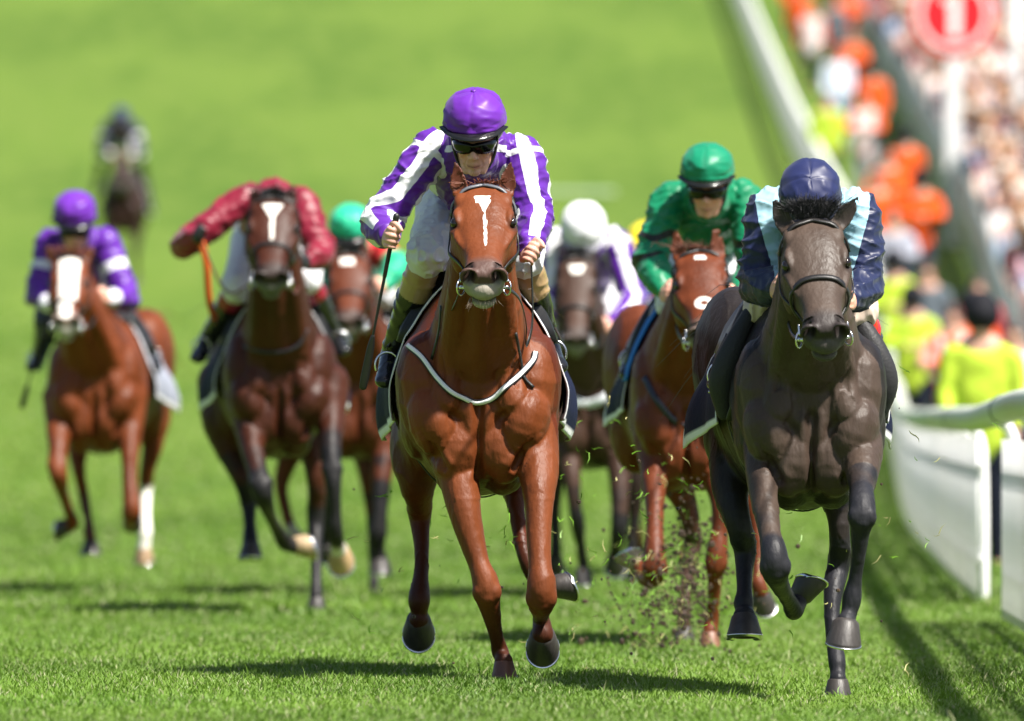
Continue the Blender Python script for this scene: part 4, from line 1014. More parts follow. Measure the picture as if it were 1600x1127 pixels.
# ---------------------------------------------------------------- the field
DOWN, FWD = (0, 0, -1), (0, -1, 0)
CH, BAY, DBAY = (.086, .0160, .0034), (.044, .0105, .0038), (.060, .034, .024)
BLK = (.011, .010, .011)
def pat_plain(c, trim=None):
    def f(X):
        C = np.tile(np.asarray(c, float), (len(X['co']), 1)); C *= (.96 + .08 * vnoise(X['co'] * 9, 61))[:, None]
        if trim: C = trim(X, C)
        return C
    return f
PU, WT = (.095, .014, .28), (.76, .76, .78)
def pat_stripes(X):
    co = X['co']; n = X['neckb']; pat = np.full(len(co), -.02); af = .105 - X['arm']
    for side, (d, t) in enumerate(((X['d0'], X['t0']), (X['d1'], X['t1']))):
        a, b, c = X['ch'][side]; m = X['left'] if side == 0 else ~X['left']
        ax1, ax2 = nrm(b - a), nrm(c - b); w = sstep(.40, .65, t)[:, None]; ax = ax1 * (1 - w) + ax2 * w; ax /= np.linalg.norm(ax, axis=1)[:, None]
        k = np.clip(t, 0, 1)[:, None] * 2; base = np.where(k < 1, a + (b - a) * k, b + (c - b) * (k - 1))
        rel = co - base; rel = rel - (rel * ax).sum(1)[:, None] * ax; up = np.array((0, -1.0, 0)) + ax * 0; up = up - (ax * up).sum(1)[:, None] * ax; up /= np.linalg.norm(up, axis=1)[:, None]; sd_ = np.cross(ax, up)
        an = np.arctan2((rel * sd_).sum(1), (rel * up).sum(1)) + .35 * (vnoise(co * 8, 63) - .5)
        st = np.sin(an * 4 + (1.0 if side == 0 else 2.4)) * .017; f = np.minimum(st, np.minimum((.93 - t) * .4, af))
        f = np.maximum(f, np.minimum(np.minimum(.025 - np.abs(t - .03), (t - .002) * 4) * .5, af)); pat = np.where(m, np.maximum(pat, f), pat)
    rel = co - n; fr = np.minimum(-af, (n[1] + .14) - co[:, 1]); rr = abs(X['sh'][0][0] - n[0])
    pat = np.maximum(pat, np.minimum(.013 - np.abs(rel[:, 2] - .016), fr))
    pat = np.maximum(pat, np.minimum(.013 - np.abs(np.abs(rel[:, 0]) - rr * .90), np.minimum(-af, (n[1] + .5) - co[:, 1])))
    return np.tile(np.asarray(PU, float), (len(co), 1)), WT, pat
def pat_bands(c, band):
    def f(X):
        C = np.tile(np.asarray(c, float), (len(X['co']), 1)); p = np.maximum(.05 - np.abs(X['t'] - .30), X['t'] - .90) * .4
        return C, band, np.minimum(p, .105 - X['arm'])
    return f
def pat_navy(X):
    C = np.tile(np.array((.010, .016, .060)), (len(X['co']), 1)); rel = X['co'] - X['neckb']
    return C, (.30, .50, .60), (.21 - .24 * np.maximum(0, -rel[:, 2])) - np.abs(rel[:, 0])
def pat_green(X):
    co = X['co']; C = np.tile(np.array((.0, .19, .083)), (len(co), 1)); w = .06 * np.sin(co[:, 0] * 30)
    p = np.maximum(.032 - np.abs(X['t'] + w - .36), .028 - np.abs(X['t'] + w - .62)) * .4
    return C, (.008, .012, .010), np.minimum(p, .105 - X['arm'])

H1 = make_horse(dict(label='chestnut horse with thin white blaze leading the field in the middle', D=44.0, cx=748, zb=.705, W=1.06, rump=-10, vox=.0075, it=5,
  poll=(755, 286), nose=(757, 430), W2=51, ears=((711, 252), (799, 250)), coat=CH, face=(.140, .036, .010), mane=(.12, .03, .01), muzzle=(.075, .05, .045), lip=(.36, .33, .28), soft=.35, legpaint=[(.25, 1.6, (.045, .011, .004))], forelock=(46, .022, .03, .012), whiskers=True,
  noseband=0, browcol=(.10, .11, .13), earw=.95, blaze=[(.175, .25, .032, .024, -.004), (.215, .34, .026, .008, .004), (.30, .52, .008, .006, .004), (.42, .78, .008, .003, .007)],
  legs=dict(
   a=dict(j=[(700, 650, .12, 42), (708, 700, .06, 38), (716, 745, .0, 32), (724, 790, -.06, 27), (736, 840, -.10, 21), (748, 880, -.13, 17), (757, 905, -.15, 20), (761, 927, -.15, 21), (766, 951, -.12, 16), (772, 979, -.08, 12), (777, 1000, -.04, 11), (781, 1017, -.01, 13.5), (785, 1027, -.03, 12.5), (787, 1034, -.05, 15)], knee=7, fet=11, **{'from': 6}, hoof=((.05, -.12, -1), FWD, .88), hoofcol=(.10, .04, .025)),
   b=dict(j=[(828, 650, .1, 42), (838, 700, .02, 36), (842, 745, -.08, 29), (842, 790, -.16, 22.5), (842, 840, -.22, 19.5), (844, 885, -.27, 18.5), (846, 910, -.29, 23), (846, 936, -.28, 23), (845, 950, -.18, 17), (845, 960, -.02, 12.5), (845, 968, .07, 13), (847, 980, .03, 15), (848, 992, .0, 17)], knee=7, **{'from': 6}, hoof=((0, .80, -.5), (0, -.5, -.85), 1.16)),
   c=dict(j=[(668, 650, 1.55, 56), (655, 710, 1.45, 48), (652, 750, 1.4, 32), (655, 783, 1.45, 21), (656, 802, 1.5, 19), (657, 825, 1.48, 14.5), (659, 860, 1.42, 11.5), (658, 900, 1.35, 11.5), (656, 925, 1.32, 16), (655, 941, 1.3, 17.5), (655, 957, 1.31, 13), (654, 968, 1.31, 16)], fet=9, **{'from': 4}, hoof=((0, .75, -.55), (0, -.5, -.85), 1.16)),
   d=dict(j=[(815, 650, 1.5, 56), (812, 710, 1.35, 44), (806, 760, 1.25, 23), (806, 790, 1.2, 14), (812, 830, 1.15, 12), (820, 870, 1.1, 11.5), (834, 900, 1.1, 13), (850, 914, 1.12, 15), (862, 917, 1.14, 17)], **{'from': 4}, hoof=((.85, .25, .15), (.1, -.5, -.8), 1.0)))))
saddlery(H1, drop=116, flare=.055)
_bp = [(639, 541), (660, 560), (683, 590), (703, 612), (725, 623), (744, 628), (768, 624), (790, 606), (810, 588), (832, 566), (836, 552)]
_o = drape_strap(H1, 'breastplate', _bp, .027, (.012, .012, .016), M['leather'], .007)
_w = drape_strap(H1, 'white_webbing', _bp, .0165, (.80, .80, .82), M['cloth'], .012, .004); _w.parent = _o
drape_strap(H1, 'martingale', [(692, 478), (688, 520), (676, 562)], .012, (.015, .015, .016), M['leather'], .008)
drape_strap(H1, 'martingale', [(804, 520), (812, 565), (818, 590), (833, 606)], .012, (.015, .015, .016), M['leather'], .008)
J1 = make_jockey(H1, dict(label='jockey in purple and white striped silks with purple cap holding a whip', helm=(742, 215), tilt=22, yaw=-4, roll=0, k=1.06, vox=.006, svox=.0042, wrinkle=1.0,
  sh=((672, 238), (815, 242)), el=((592, 350, .16), (836, 335, .15)), ha=((609, 371, -.03), (824, 400, -.05)), hip=((706, 300), (780, 300)), kn=((668, 402), (820, 405)), an=((611, 556, .72), (858, 543, .72)), to=((601, 596, .55), (872, 574, .57)),
  grip=((.25, -.05, .95), (.4, .3, .8)), reinpath=(((708, 480, -.30), (690, 500, -.05), (680, 520, .25)), ((812, 468, -.55), (822, 505, -.30), (822, 540, -.15), (832, 500, -.08))), reinhand=(0, 1), cap=(.125, .016, .34), paint=pat_stripes, boottop=(.36, .24, .12), bootband=.27, skin=(.60, .33, .25)))
_L = J1.L; _c = J1.hands[0][0]; _g = J1.hands[0][1]; _p0 = _L(637, 352, -.10); _p1 = _L(566, 611, .10); _m = _c - (_p0 + (_p1 - _p0) * .12)
_dir = nrm(_L(566, 611, .06) - _c); make_whip(J1, 0, _c - _dir * .088, _c + _dir * .60, _L, 'long black whip with red grip held in the purple jockey\'s fist')

H2 = make_horse(dict(label='dark brown horse with cavesson noseband galloping beside the white rail', D=42.3, cx=1267, zb=.665, W=.93, rump=-42, vox=.0075, it=5,
  poll=(1268, 338), nose=(1281, 516), W2=54, ears=((1206, 308), (1343, 306)), earw=1.0, coat=(.0168, .0128, .0118), face=(.056, .038, .029), mane=(.012, .012, .015), muzzle=(.030, .025, .025), lip=(.10, .09, .085), lipw=.5,
  flw=.0016, forelock=(1100, .062, .040, 0), noseband=.56, browlevel=.04, legpaint=[(0, 1.1, (.016, .016, .020))],
  legs=dict(
   a=dict(j=[(1200, 680, .12, 38), (1193, 730, .0, 29), (1193, 765, -.1, 22), (1198, 805, -.2, 19.5), (1204, 840, -.28, 17.5), (1209, 863, -.33, 21), (1211, 888, -.33, 23), (1215, 905, -.25, 17), (1225, 925, -.08, 12.5), (1235, 943, .06, 12.5), (1240, 953, .12, 15), (1246, 945, .17, 13), (1250, 934, .2, 14)], knee=6, **{'from': 4}, hoof=((.40, .25, .85), (.7, -.5, -.3), 1.0)),
   b=dict(j=[(1330, 660, .1, 42), (1343, 700, .0, 36), (1348, 740, -.15, 25), (1346, 765, -.25, 19), (1347, 788, -.33, 21), (1347, 810, -.36, 21), (1344, 835, -.35, 14.5), (1341, 870, -.33, 11.5), (1336, 905, -.31, 11), (1332, 930, -.30, 15), (1330, 943, -.30, 15), (1326, 960, -.31, 12), (1322, 972, -.33, 16)], knee=5, fet=9, **{'from': 3}, hoof=((-.13, -.05, -1), (0, -1, .05), 1.18)),
   c=dict(j=[(1170, 650, 1.3, 60), (1155, 700, 1.2, 48), (1142, 750, 1.05, 33), (1146, 790, .98, 24), (1156, 825, .95, 20), (1163, 850, 1.0, 19), (1164, 868, 1.0, 17), (1163, 895, .95, 13), (1163, 925, .88, 12.5), (1162, 942, .85, 16), (1163, 955, .83, 14), (1163, 965, .80, 19)], fet=9, **{'from': 4}, hoof=((0, -.38, -.9), (0, -.9, .38), 1.2)),
   d=dict(j=[(1300, 700, 1.2, 54), (1303, 760, 1.1, 33), (1308, 800, 1.05, 18), (1312, 840, 1.05, 16.5), (1312, 870, 1.1, 18), (1308, 895, 1.1, 17.5), (1303, 920, 1.05, 16), (1300, 955, 1.0, 12.5), (1303, 1000, .95, 12), (1308, 1035, .9, 14), (1309, 1052, .88, 12), (1309, 1063, .86, 14)], **{'from': 4}, hoof=(DOWN, FWD, .95)))))
saddlery(H2, drop=112, flare=.085, pad=(.02, .16, .55))
for sg in (-1, 1):
    S = Sculpt(); S.tube([H2.rad(.40, sg * 34, .03), H2.rad(.36, sg * 58, .03), H2.rad(.36, sg * 82, .03), H2.rad(.40, sg * 104, .02)], [(.03, .03), (.045, .035), (.05, .035), (.03, .03)], n=16, col=(.03, .03, .032)); S.plain('knee_roll', material('matt_pad', rough=.5, spec=.2, bump=.002, bscale=120) if sg < 0 else bpy.data.materials['matt_pad'], H2.e)
J2 = make_jockey(H2, dict(label='jockey in navy sleeves and pale blue body with navy cap bowed low', helm=(1265, 322), tilt=58, yaw=0, k=1.02, vox=.006, svox=.007,
  sh=((1200, 330), (1338, 330)), el=((1184, 446, .18), (1352, 446, .18)), ha=((1215, 452, -.03), (1326, 470, -.03)), hip=((1230, 400), (1305, 400)), kn=((1196, 484), (1338, 490)), an=((1133, 590, .72), (1376, 590, .72)), to=((1120, 600, .55), (1385, 612, .57)),
  grip=((.2, .1, .95), (-.2, .1, .95)), cap=(.012, .018, .080), paint=pat_navy, breech=(.62, .50, .42), boottop=(.60, .012, .02), bootband=.24))
_L = J2.L; _c = J2.hands[0][0]; make_whip(J2, 0, _c + np.array((.05, -.03, .12)), _L(1140, 655, .30), _L, 'black whip held low against the dark horse\'s shoulder', grip=(.02, .02, .02))
strap_ = H2

H3 = make_horse(dict(label='chestnut horse with white star and snip carrying the green jockey', D=50.5, cx=1072, zb=.68, W=.80, rump=-12, vox=.011,
  poll=(1092, 388), nose=(1100, 519), W2=44, ears=((1052, 352), (1118, 348)), coat=(.105, .024, .007), mane=(.10, .03, .015), muzzle=(.09, .07, .06), lip=(.20, .19, .15), blaze=[(.09, .16, .022, .030, -.002)], snip=[(.66, .0, .030)], noseband=0, forelock=(60, .03, .05, -.02),
  legs=dict(
   a=dict(j=[(1022, 680, .1, 33), (1022, 730, 0, 23), (1023, 780, -.15, 16), (1023, 830, -.25, 14), (1023, 868, -.32, 17), (1023, 890, -.33, 19), (1020, 903, -.25, 15), (1008, 905, -.05, 11), (1003, 895, .05, 12), (1000, 885, .1, 13)], knee=5, **{'from': 4}, hoof=((-.4, .3, .6), (-.8, 0, 0), 1.0), hoofcol=(.35, .28, .18)),
   b=dict(j=[(1108, 690, .1, 32), (1118, 740, 0, 23), (1126, 790, -.1, 15), (1124, 830, -.12, 13.5), (1120, 862, -.14, 17), (1119, 883, -.14, 17), (1117, 905, -.12, 12), (1115, 940, -.08, 10), (1112, 968, -.05, 12), (1110, 980, -.05, 12), (1109, 988, -.07, 13)], knee=5, fet=8, **{'from': 4}, hoof=(DOWN, FWD, .9), hoofcol=(.16, .07, .04)),
   c=dict(j=[(1038, 700, 1.3, 44), (1055, 750, 1.2, 27), (1072, 790, 1.2, 18), (1080, 820, 1.2, 15), (1082, 850, 1.25, 15), (1076, 890, 1.2, 11), (1070, 935, 1.15, 10), (1068, 965, 1.1, 11), (1068, 980, 1.1, 12)], **{'from': 3}, paint=[(0, 1.1, (.05, .025, .018))], hoof=(DOWN, FWD, .9)),
   d=dict(j=[(1150, 700, 1.5, 44), (1168, 760, 1.4, 24), (1180, 810, 1.35, 14), (1186, 850, 1.3, 10.5), (1185, 890, 1.25, 9.5), (1186, 912, 1.2, 12), (1189, 926, 1.2, 13)], **{'from': 3}, hoof=((.1, .5, -.7), (.3, -.6, -.5), 1.0)))))
saddlery(H3, drop=108, pad=(.05, .20, .62))
drape_strap(H3, 'breastplate', [(1008, 590), (1025, 625), (1050, 655), (1075, 668), (1098, 672)], .03, (.012, .014, .03), M['leather'], .010)
J3 = make_jockey(H3, dict(label='jockey in emerald green silks with black armbands and green cap', helm=(1106, 290), tilt=20, yaw=-6, k=1.04, vox=.009, svox=.007,
  sh=((1048, 312), (1163, 308)), el=((1014, 408, .15), (1178, 428, .15)), ha=((1040, 460, -.05), (1150, 468, -.05)), hip=((1082, 390), (1140, 390)), kn=((1050, 475), (1150, 455)), an=((990, 555, .72), (1185, 560, .72)), to=((981, 583, .55), (1192, 590, .57)),
  grip=((.2, .1, .95), (-.2, .1, .95)), cap=(.0, .21, .105), paint=pat_green, skin=(.66, .33, .25)))

H4 = make_horse(dict(label='bay horse with broad white star and black legs second from left', D=58.0, cx=437, zb=.80, W=.94, rump=-28, vox=.012,
  poll=(427, 305), nose=(428, 433), W2=42, ears=((396, 286), (458, 284)), coat=BAY, mane=BLK, muzzle=(.03, .022, .02), lip=(.12, .12, .10), noseband=.62, blaze=[(.12, .30, .058, .012, 0), (.28, .56, .012, .010, 0)], legpaint=[(0, 1.1, BLK)],
  legs=dict(
   a=dict(j=[(385, 620, .1, 34), (390, 660, .0, 27), (394, 700, -.12, 19), (402, 735, -.22, 16), (408, 758, -.28, 18), (412, 776, -.28, 16), (422, 805, -.1, 9.5), (434, 830, .1, 9.5), (444, 847, .2, 12), (455, 853, .25, 10), (461, 853, .28, 12)], knee=4, **{'from': 3}, hoof=((.85, .3, .1), (0, -.3, -.8), 1.1), hoofcol=(.36, .26, .15)),
   b=dict(j=[(512, 600, .1, 34), (517, 650, .0, 23), (517, 700, -.15, 16), (519, 735, -.2, 16), (521, 760, -.22, 13), (523, 800, -.2, 11), (524, 830, -.18, 12), (527, 850, -.1, 12), (530, 860, -.05, 14)], knee=3, **{'from': 2}, paint=[(0, .86, BLK), (.86, 1.1, (.5, .46, .4))], hoof=((.1, .7, -.55), (0, -.5, -.7), 1.2), hoofcol=(.38, .25, .13)),
   c=dict(j=[(480, 640, 1.3, 44), (490, 700, 1.2, 25), (494, 750, 1.15, 15), (494, 790, 1.2, 14), (493, 825, 1.2, 13), (494, 860, 1.1, 9.5), (494, 900, 1.0, 9), (494, 922, .95, 10), (494, 934, .93, 11)], **{'from': 3}, hoof=(DOWN, FWD, .9)),
   d=dict(j=[(350, 600, 1.5, 44), (348, 660, 1.4, 33), (362, 710, 1.35, 21), (378, 750, 1.3, 15), (388, 785, 1.35, 13), (390, 815, 1.3, 10), (391, 838, 1.25, 12), (392, 852, 1.2, 13)], **{'from': 3}, hoof=((0, -.38, -.9), (0, -.9, .38), 1.15)))))
saddlery(H4, drop=112, flare=.08)
drape_strap(H4, 'breastplate', [(362, 525), (385, 542), (415, 550), (445, 549), (468, 538), (480, 515)], .02, (.015, .012, .02), M['leather'], .008)
J4 = make_jockey(H4, dict(label='jockey in dark red silks leaning low with one elbow thrown out wide', helm=(427, 340), tilt=78, yaw=0, k=1.0, vox=.012,
  sh=((384, 312), (472, 316)), el=((287, 384, .10), (502, 398, .1)), ha=((309, 368, -.12), (478, 410, -.05)), hip=((400, 372), (452, 372)), kn=((370, 452), (480, 438)), an=((322, 535, .72), (524, 528, .72)), to=((309, 560, .55), (537, 548, .57)),
  grip=((.2, -.1, .95), (-.2, .1, .95)), cap=(.012, .011, .012), paint=pat_plain((.20, .007, .026)), glove=(.012, .012, .013), rein=(.10, .03, .02), boottop=(.25, .01, .03), bootband=.16, sag=((.0, 0, -.16), (0, 0, -.1))))
S = Sculpt(); _L = J4.L; _c = J4.hands[0][0]; ribbon(S, [_c, _L(322, 405, -.1), _L(325, 450, 0), _L(329, 480, .1), _L(338, 500, .3)], [np.array((.6, -.8, 0))] * 5, .045, .006, (.75, .14, .03)); o = S.plain('neck_strap', M['leather'], H4.e); o.location = Vector(J4.root - H4.root); tag(o, 'loose bright orange neck strap')

H5 = make_horse(dict(label='bay horse with small round star half hidden behind the dark red jockey', D=64.0, cx=562, zb=.77, W=.95, rump=0, vox=.015,
  poll=(546, 393), nose=(549, 502), W2=35, ears=((520, 372), (572, 370)), coat=(.09, .022, .008), mane=BLK, noseband=.6, blaze=[(.10, .22, .040, .040, -.012)], legpaint=[(0, 1.1, BLK)],
  legs=dict(
   a=dict(j=[(520, 640, .1, 26), (516, 690, 0, 20), (512, 730, -.1, 14), (512, 770, -.1, 12), (510, 810, 0, 9), (510, 840, .1, 9), (510, 850, .1, 10)], **{'from': 3}, hoof=((0, .6, -.6), (0, -.5, -.7))),
   b=dict(j=[(600, 640, .1, 28), (600, 700, 0, 21), (596, 750, -.1, 16), (593, 800, -.15, 13), (590, 833, -.15, 15), (590, 858, -.12, 11), (594, 876, -.1, 13)], knee=4, **{'from': 2}, hoof=((0, -.3, -.95), (0, -.95, .3), 1.2)),
   c=dict(j=[(575, 680, 1.2, 34), (580, 740, 1.1, 21), (583, 800, 1.1, 12), (584, 850, 1.1, 10), (584, 890, 1.05, 8), (584, 914, 1.0, 9), (584, 920, 1.0, 9)], **{'from': 2}, hoof=(DOWN, FWD, .9)),
   d=dict(j=[(475, 660, 1.3, 32), (450, 720, 1.3, 17), (440, 760, 1.3, 11), (447, 800, 1.3, 9), (454, 822, 1.3, 10), (460, 835, 1.3, 10)], paint=[(.8, 1.1, (.5, .45, .4))], **{'from': 2}, hoof=((.3, .6, -.5), (0, -.5, -.7)), hoofcol=(.5, .4, .3)))))
saddlery(H5)
J5 = make_jockey(H5, dict(label='jockey with bright emerald cap and red and green silks behind the bay', helm=(548, 372), tilt=26, k=1.06, vox=.014,
  sh=((508, 392), (592, 392)), el=((492, 440), (622, 414)), ha=((520, 470, -.05), (598, 450, -.05)), hip=((525, 440), (575, 440)), kn=((510, 490), (598, 462)), an=((495, 560), (640, 545)), to=((488, 580), (646, 565)),
  grip=((.2, .1, .95), (-.2, .1, .95)), cap=(.02, .48, .26), paint=pat_plain((.015, .38, .20), lambda X, C: np.where(((X['t'] < .28) & X['onarm'])[:, None], np.array((.60, .02, .03)), C))))

H6 = make_horse(dict(label='bright chestnut horse with broad white blaze and one white hind leg', D=65.0, cx=148, zb=.80, W=.90, rump=26, vox=.013,
  poll=(110, 398), nose=(112, 500), W2=31, ears=((64, 380), (149, 374)), coat=(.13, .031, .008), mane=(.18, .05, .02), muzzle=(.35, .25, .22), lip=(.42, .40, .36), noseband=.72, blaze=[(.04, .72, .062, .052, 0), (.70, .97, .040, .035, -.01)],
  legs=dict(
   a=dict(j=[(95, 620, .1, 29), (92, 660, .0, 21), (91, 700, -.15, 15), (89, 728, -.22, 15), (92, 746, -.24, 14), (100, 775, -.05, 8.5), (108, 800, .1, 8.5), (114, 816, .15, 11), (109, 822, .18, 10)], knee=3, **{'from': 3}, hoof=((-.8, .3, -.1), (0, -.3, -.9))),
   b=dict(j=[(205, 610, .1, 29), (203, 660, 0, 21), (203, 710, -.12, 14.5), (203, 750, -.2, 12), (205, 783, -.25, 14), (206, 802, -.25, 15), (205, 812, -.1, 11), (206, 816, .05, 10)], knee=5, **{'from': 4}, hoof=((0, 1, .1), (0, .1, -1))),
   c=dict(j=[(130, 640, 1.3, 32), (122, 700, 1.25, 17), (124, 740, 1.2, 10), (131, 775, 1.25, 9), (137, 810, 1.2, 7.5), (140, 833, 1.15, 9), (142, 848, 1.15, 10)], **{'from': 2}, paint=[(.2, 1.1, (.09, .03, .02))], hoof=((0, -.3, -.95), (0, -.95, .3), 1.1)),
   d=dict(j=[(235, 600, 1.5, 35), (243, 650, 1.4, 25), (238, 700, 1.35, 16), (230, 735, 1.35, 12), (228, 765, 1.4, 11), (227, 800, 1.35, 9), (227, 830, 1.3, 11), (226, 845, 1.3, 10), (225, 856, 1.3, 11)], **{'from': 3}, paint=[(.18, 1.1, (.72, .70, .64))], hoof=((0, .2, -.95), (0, -.9, -.2), 1.0), hoofcol=(.30, .20, .12)))))
saddlery(H6, cloth=(.26, .28, .34), drop=112, flare=.09)
J6 = make_jockey(H6, dict(label='jockey in plain purple silks with white armbands on the far left horse', helm=(117, 352), tilt=26, k=1.08, vox=.013,
  sh=((79, 380), (163, 376)), el=((59, 460, .15), (200, 470, .12)), ha=((84, 480, -.05), (166, 466, -.1)), hip=((98, 430), (145, 430)), kn=((75, 505), (186, 492)), an=((60, 560), (232, 548)), to=((50, 574), (244, 575)),
  grip=((.2, .1, .95), (-.2, .1, .95)), cap=(.13, .018, .36), paint=pat_bands((.10, .014, .30), (.72, .72, .78)), breech=(.05, .05, .06)))
_L = J6.L; _c = J6.hands[0][0]; make_whip(J6, 0, _L(66, 520, .2), _L(34, 636, .3), _L, 'blurred black whip hanging beside the far left horse\'s shoulder', grip=(.02, .02, .02))

H7 = make_horse(dict(label='very dark brown horse with white star and pale breast girth behind the leader', D=63.0, cx=920, zb=.72, W=1.0, rump=10, vox=.014,
  poll=(901, 398), nose=(899, 532), W2=33, ears=((874, 390), (930, 390)), coat=(.02, .011, .009), face=(.048, .024, .016), mane=BLK, lip=(.2, .19, .17), noseband=.62, blaze=[(.13, .24, .050, .030, 0)], legpaint=[(0, 1.1, BLK)],
  legs=dict(
   a=dict(j=[(885, 660, .1, 28), (888, 710, 0, 20), (894, 750, -.1, 14), (898, 790, -.12, 11), (903, 820, -.1, 12), (907, 850, -.05, 8.5), (911, 878, 0, 9.5), (912, 890, 0, 10)], **{'from': 3}, hoof=(DOWN, FWD)),
   b=dict(j=[(955, 660, .1, 30), (966, 710, 0, 22), (968, 760, -.1, 16), (968, 800, -.15, 13), (966, 833, -.15, 13), (962, 858, -.05, 10), (962, 868, 0, 10)], **{'from': 3}, hoof=((0, .6, -.6), (0, -.5, -.7), 1.1)),
   c=dict(j=[(876, 680, 1.3, 30), (868, 740, 1.3, 18), (866, 790, 1.3, 11), (868, 830, 1.3, 9), (868, 860, 1.3, 10), (868, 870, 1.3, 10)], **{'from': 3}, hoof=((0, .6, -.6), (0, -.5, -.7))),
   d=dict(j=[(975, 680, 1.4, 32), (990, 740, 1.3, 18), (992, 800, 1.3, 11), (988, 840, 1.3, 9), (985, 865, 1.3, 10), (985, 875, 1.3, 10)], **{'from': 3}, hoof=((0, .6, -.6), (0, -.5, -.7))))))
saddlery(H7)
drape_strap(H7, 'breastplate', [(874, 600), (882, 618), (900, 628), (922, 630), (945, 622), (962, 602), (967, 585)], .05, (.62, .64, .68), M['cloth'], .012)
J7 = make_jockey(H7, dict(label='jockey in white cap and purple and white silks with head down', helm=(912, 372), tilt=44, k=1.12, vox=.014,
  sh=((868, 380), (962, 378)), el=((858, 470, .15), (990, 468, .12)), ha=((884, 500, -.05), (952, 512, -.2)), hip=((890, 440), (945, 440)), kn=((878, 515), (966, 520)), an=((850, 590), (1000, 600)), to=((842, 612), (1006, 622)),
  grip=((.2, .1, .95), (-.2, .1, .95)), cap=(.78, .78, .80), peak=(.3, .3, .35), paint=pat_stripes))

def generic(D, cx, gz, ph=0):
    s = FPX / D; q = lambda x, z, dy, r: (cx + x * s, 650 - (gz + z - CAMZ) * s, dy, r * s)
    return dict(
     a=dict(j=[q(-.16, 1.0, .1, .11), q(-.17, .75, 0, .075), q(-.16, .55, -.2, .048), q(-.16, .45, -.3, .052), q(-.14, .32, -.05, .03), q(-.13, .25, .1, .038), q(-.13, .20, .15, .04)], knee=3, **{'from': 3}, hoof=((0, .8, -.4), (0, -.3, -.9))),
     b=dict(j=[q(.16, 1.0, .1, .11), q(.17, .75, 0, .075), q(.16, .50, -.1, .048), q(.16, .44, -.12, .05), q(.16, .25, -.08, .028), q(.16, .12, -.05, .036), q(.16, .08, -.06, .045)], knee=3, **{'from': 3}, hoof=(DOWN, FWD)),
     c=dict(j=[q(-.18, 1.1, 1.5, .16), q(-.19, .8, 1.4, .10), q(-.18, .58, 1.45, .05), q(-.17, .35, 1.35, .03), q(-.17, .22, 1.3, .042), q(-.17, .16, 1.3, .045)], **{'from': 2}, hoof=((0, .3, -.9), (0, -.9, -.3))),
     d=dict(j=[q(.18, 1.1, 1.4, .16), q(.19, .8, 1.2, .10), q(.18, .58, 1.1, .05), q(.17, .35, 1.0, .03), q(.17, .14, .95, .040), q(.17, .08, .93, .045)], **{'from': 2}, hoof=(DOWN, FWD)))
def gen_jockey(H, px, py, D, gz, hd, **kw):
    s = FPX / D; q = lambda x, z, *a: (px + x * s, 650 - (gz + z - CAMZ) * s, *a)
    d = dict(helm=q(0, hd), tilt=30, k=1.02, vox=.02, sh=(q(-.18, hd - .08), q(.18, hd - .08)), el=(q(-.27, hd - .38), q(.27, hd - .38)), ha=(q(-.12, hd - .5, -.05), q(.12, hd - .5, -.05)), hip=(q(-.10, hd - .25), q(.10, hd - .25)), kn=(q(-.24, hd - .48), q(.24, hd - .48)),
             an=(q(-.34, hd - .92), q(.34, hd - .92)), to=(q(-.36, hd - 1.0), q(.36, hd - 1.0)), grip=((.2, .1, .95), (-.2, .1, .95))); d.update(kw); return make_jockey(H, d)
D8 = 156.0; g8 = float(ground_z((190 - 800) * D8 / FPX, D8)); s8 = FPX / D8
H8 = make_horse(dict(label='distant dark horse far behind the field on the left', D=D8, cx=193, zb=g8 + .72, vox=.022, poll=(190, 650 - (g8 + 1.78 - CAMZ) * s8), nose=(192, 650 - (g8 + 1.36 - CAMZ) * s8), W2=.12 * s8,
  ears=((183, 650 - (g8 + 1.93 - CAMZ) * s8), (197, 650 - (g8 + 1.93 - CAMZ) * s8)), coat=(.030, .012, .009), mane=BLK, tailn=40, manen=40, legs=generic(D8, 193, g8)))
saddlery(H8)
gen_jockey(H8, 189, 0, D8, g8, 2.26, label='distant jockey in dark navy silks with white cuffs far up the track', cap=(.010, .020, .10), paint=pat_bands((.008, .014, .055), (.75, .75, .75)), breech=(.75, .75, .78))
D9 = 72.0; g9 = float(ground_z(1.0, D9)); s9 = FPX / D9
H9 = make_horse(dict(label='brown horse almost wholly hidden behind the green jockey\'s chestnut', D=D9, cx=1030, zb=.72, vox=.02, poll=(1040, 450), nose=(1040, 550), W2=.12 * s9, ears=((1024, 420), (1056, 420)), coat=(.16, .05, .025), mane=BLK, tailn=40, manen=40, legs=generic(D9, 1030, g9)))
saddlery(H9)
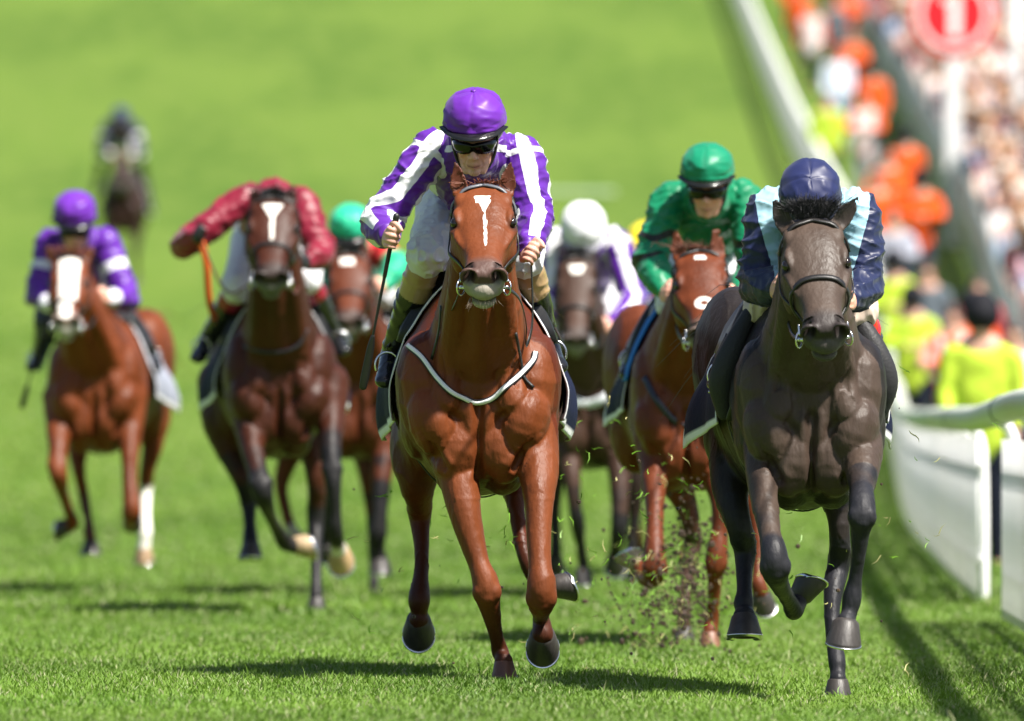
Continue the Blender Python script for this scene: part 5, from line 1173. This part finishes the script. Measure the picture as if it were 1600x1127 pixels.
gen_jockey(H9, 1040, 0, D9, g9, 2.16, label='jockey in yellow silks with royal blue sleeves mostly hidden by the green jockey', helm=(1052, 372), sh=((1000, 368), (1080, 370)), el=((1004, 436), (1090, 440)), cap=(.7, .55, .02), paint=lambda X: np.where((X['onarm'] & (X['t'] > .30))[:, None], np.array((.012, .07, .50)), np.array((.75, .60, .02))), breech=(.6, .6, .6))

# ---------------------------------------------------------------- turf thrown up by the hooves
def flying():
    S = Sculpt(); g = np.random.default_rng(12)
    def blade(c, l, w, col):
        d = nrm(g.normal(size=3) * np.array((1, .5, .9))); b = nrm(np.cross(d, (0, 1, 0.2))); m = c + d * l * .5 + b * l * .12
        S.add([c - b * w, c + b * w, m + b * w * .8, m - b * w * .8, c + d * l], [(0, 1, 2, 3), (3, 2, 4)], col)
    def clod(c, r, col):
        n = S.n; S.ell(c, r * g.uniform(.6, 1.2, 3), n=6, col=col)
    fields = [(1050, 900, 60, 80, 48.5, 51.5, 130, .5), (1010, 860, 90, 110, 45, 50, 60, .3), (930, 780, 70, 110, 44, 47, 40, .1), (1068, 885, 30, 62, 49.6, 51.0, 480, .85), (1050, 940, 55, 42, 48.5, 50.2, 460, .85), (850, 860, 120, 90, 43.5, 46, 40, .2), (1050, 960, 60, 30, 49, 51.5, 90, .7), (1300, 880, 80, 90, 42.5, 44.5, 26, .2), (700, 830, 110, 90, 44, 47, 22, .2), (1400, 760, 60, 120, 43, 45, 14, .2), (1150, 880, 60, 80, 43.5, 48, 30, .4)]
    for cx, cy, sx, sy, d0, d1, n, soil in fields:
        for _ in range(n):
            D = g.uniform(d0, d1); p = P3(g.normal(cx, sx), g.normal(cy, sy), D)
            if p[2] < ground_z(p[0], p[1]) + .01: p[2] = float(ground_z(p[0], p[1])) + .02
            if g.random() < soil: clod(p, g.uniform(.002, .010) * (2.0 if g.random() < .12 else 1), np.array((.045, .028, .018)) * g.uniform(.7, 1.4))
            else:
                c = (.16, .33, .03) if g.random() < .6 else (.45, .42, .18)
                for _k in range(g.integers(1, 3)): blade(p + g.normal(0, .004, 3), g.uniform(.012, .055), g.uniform(.0012, .003), np.array(c) * g.uniform(.8, 1.2))
    o = S.plain('flying_turf', M['hair'], None, smooth=False); tag(o, 'bits of grass and soil kicked up by the hooves', kind='stuff')
flying()
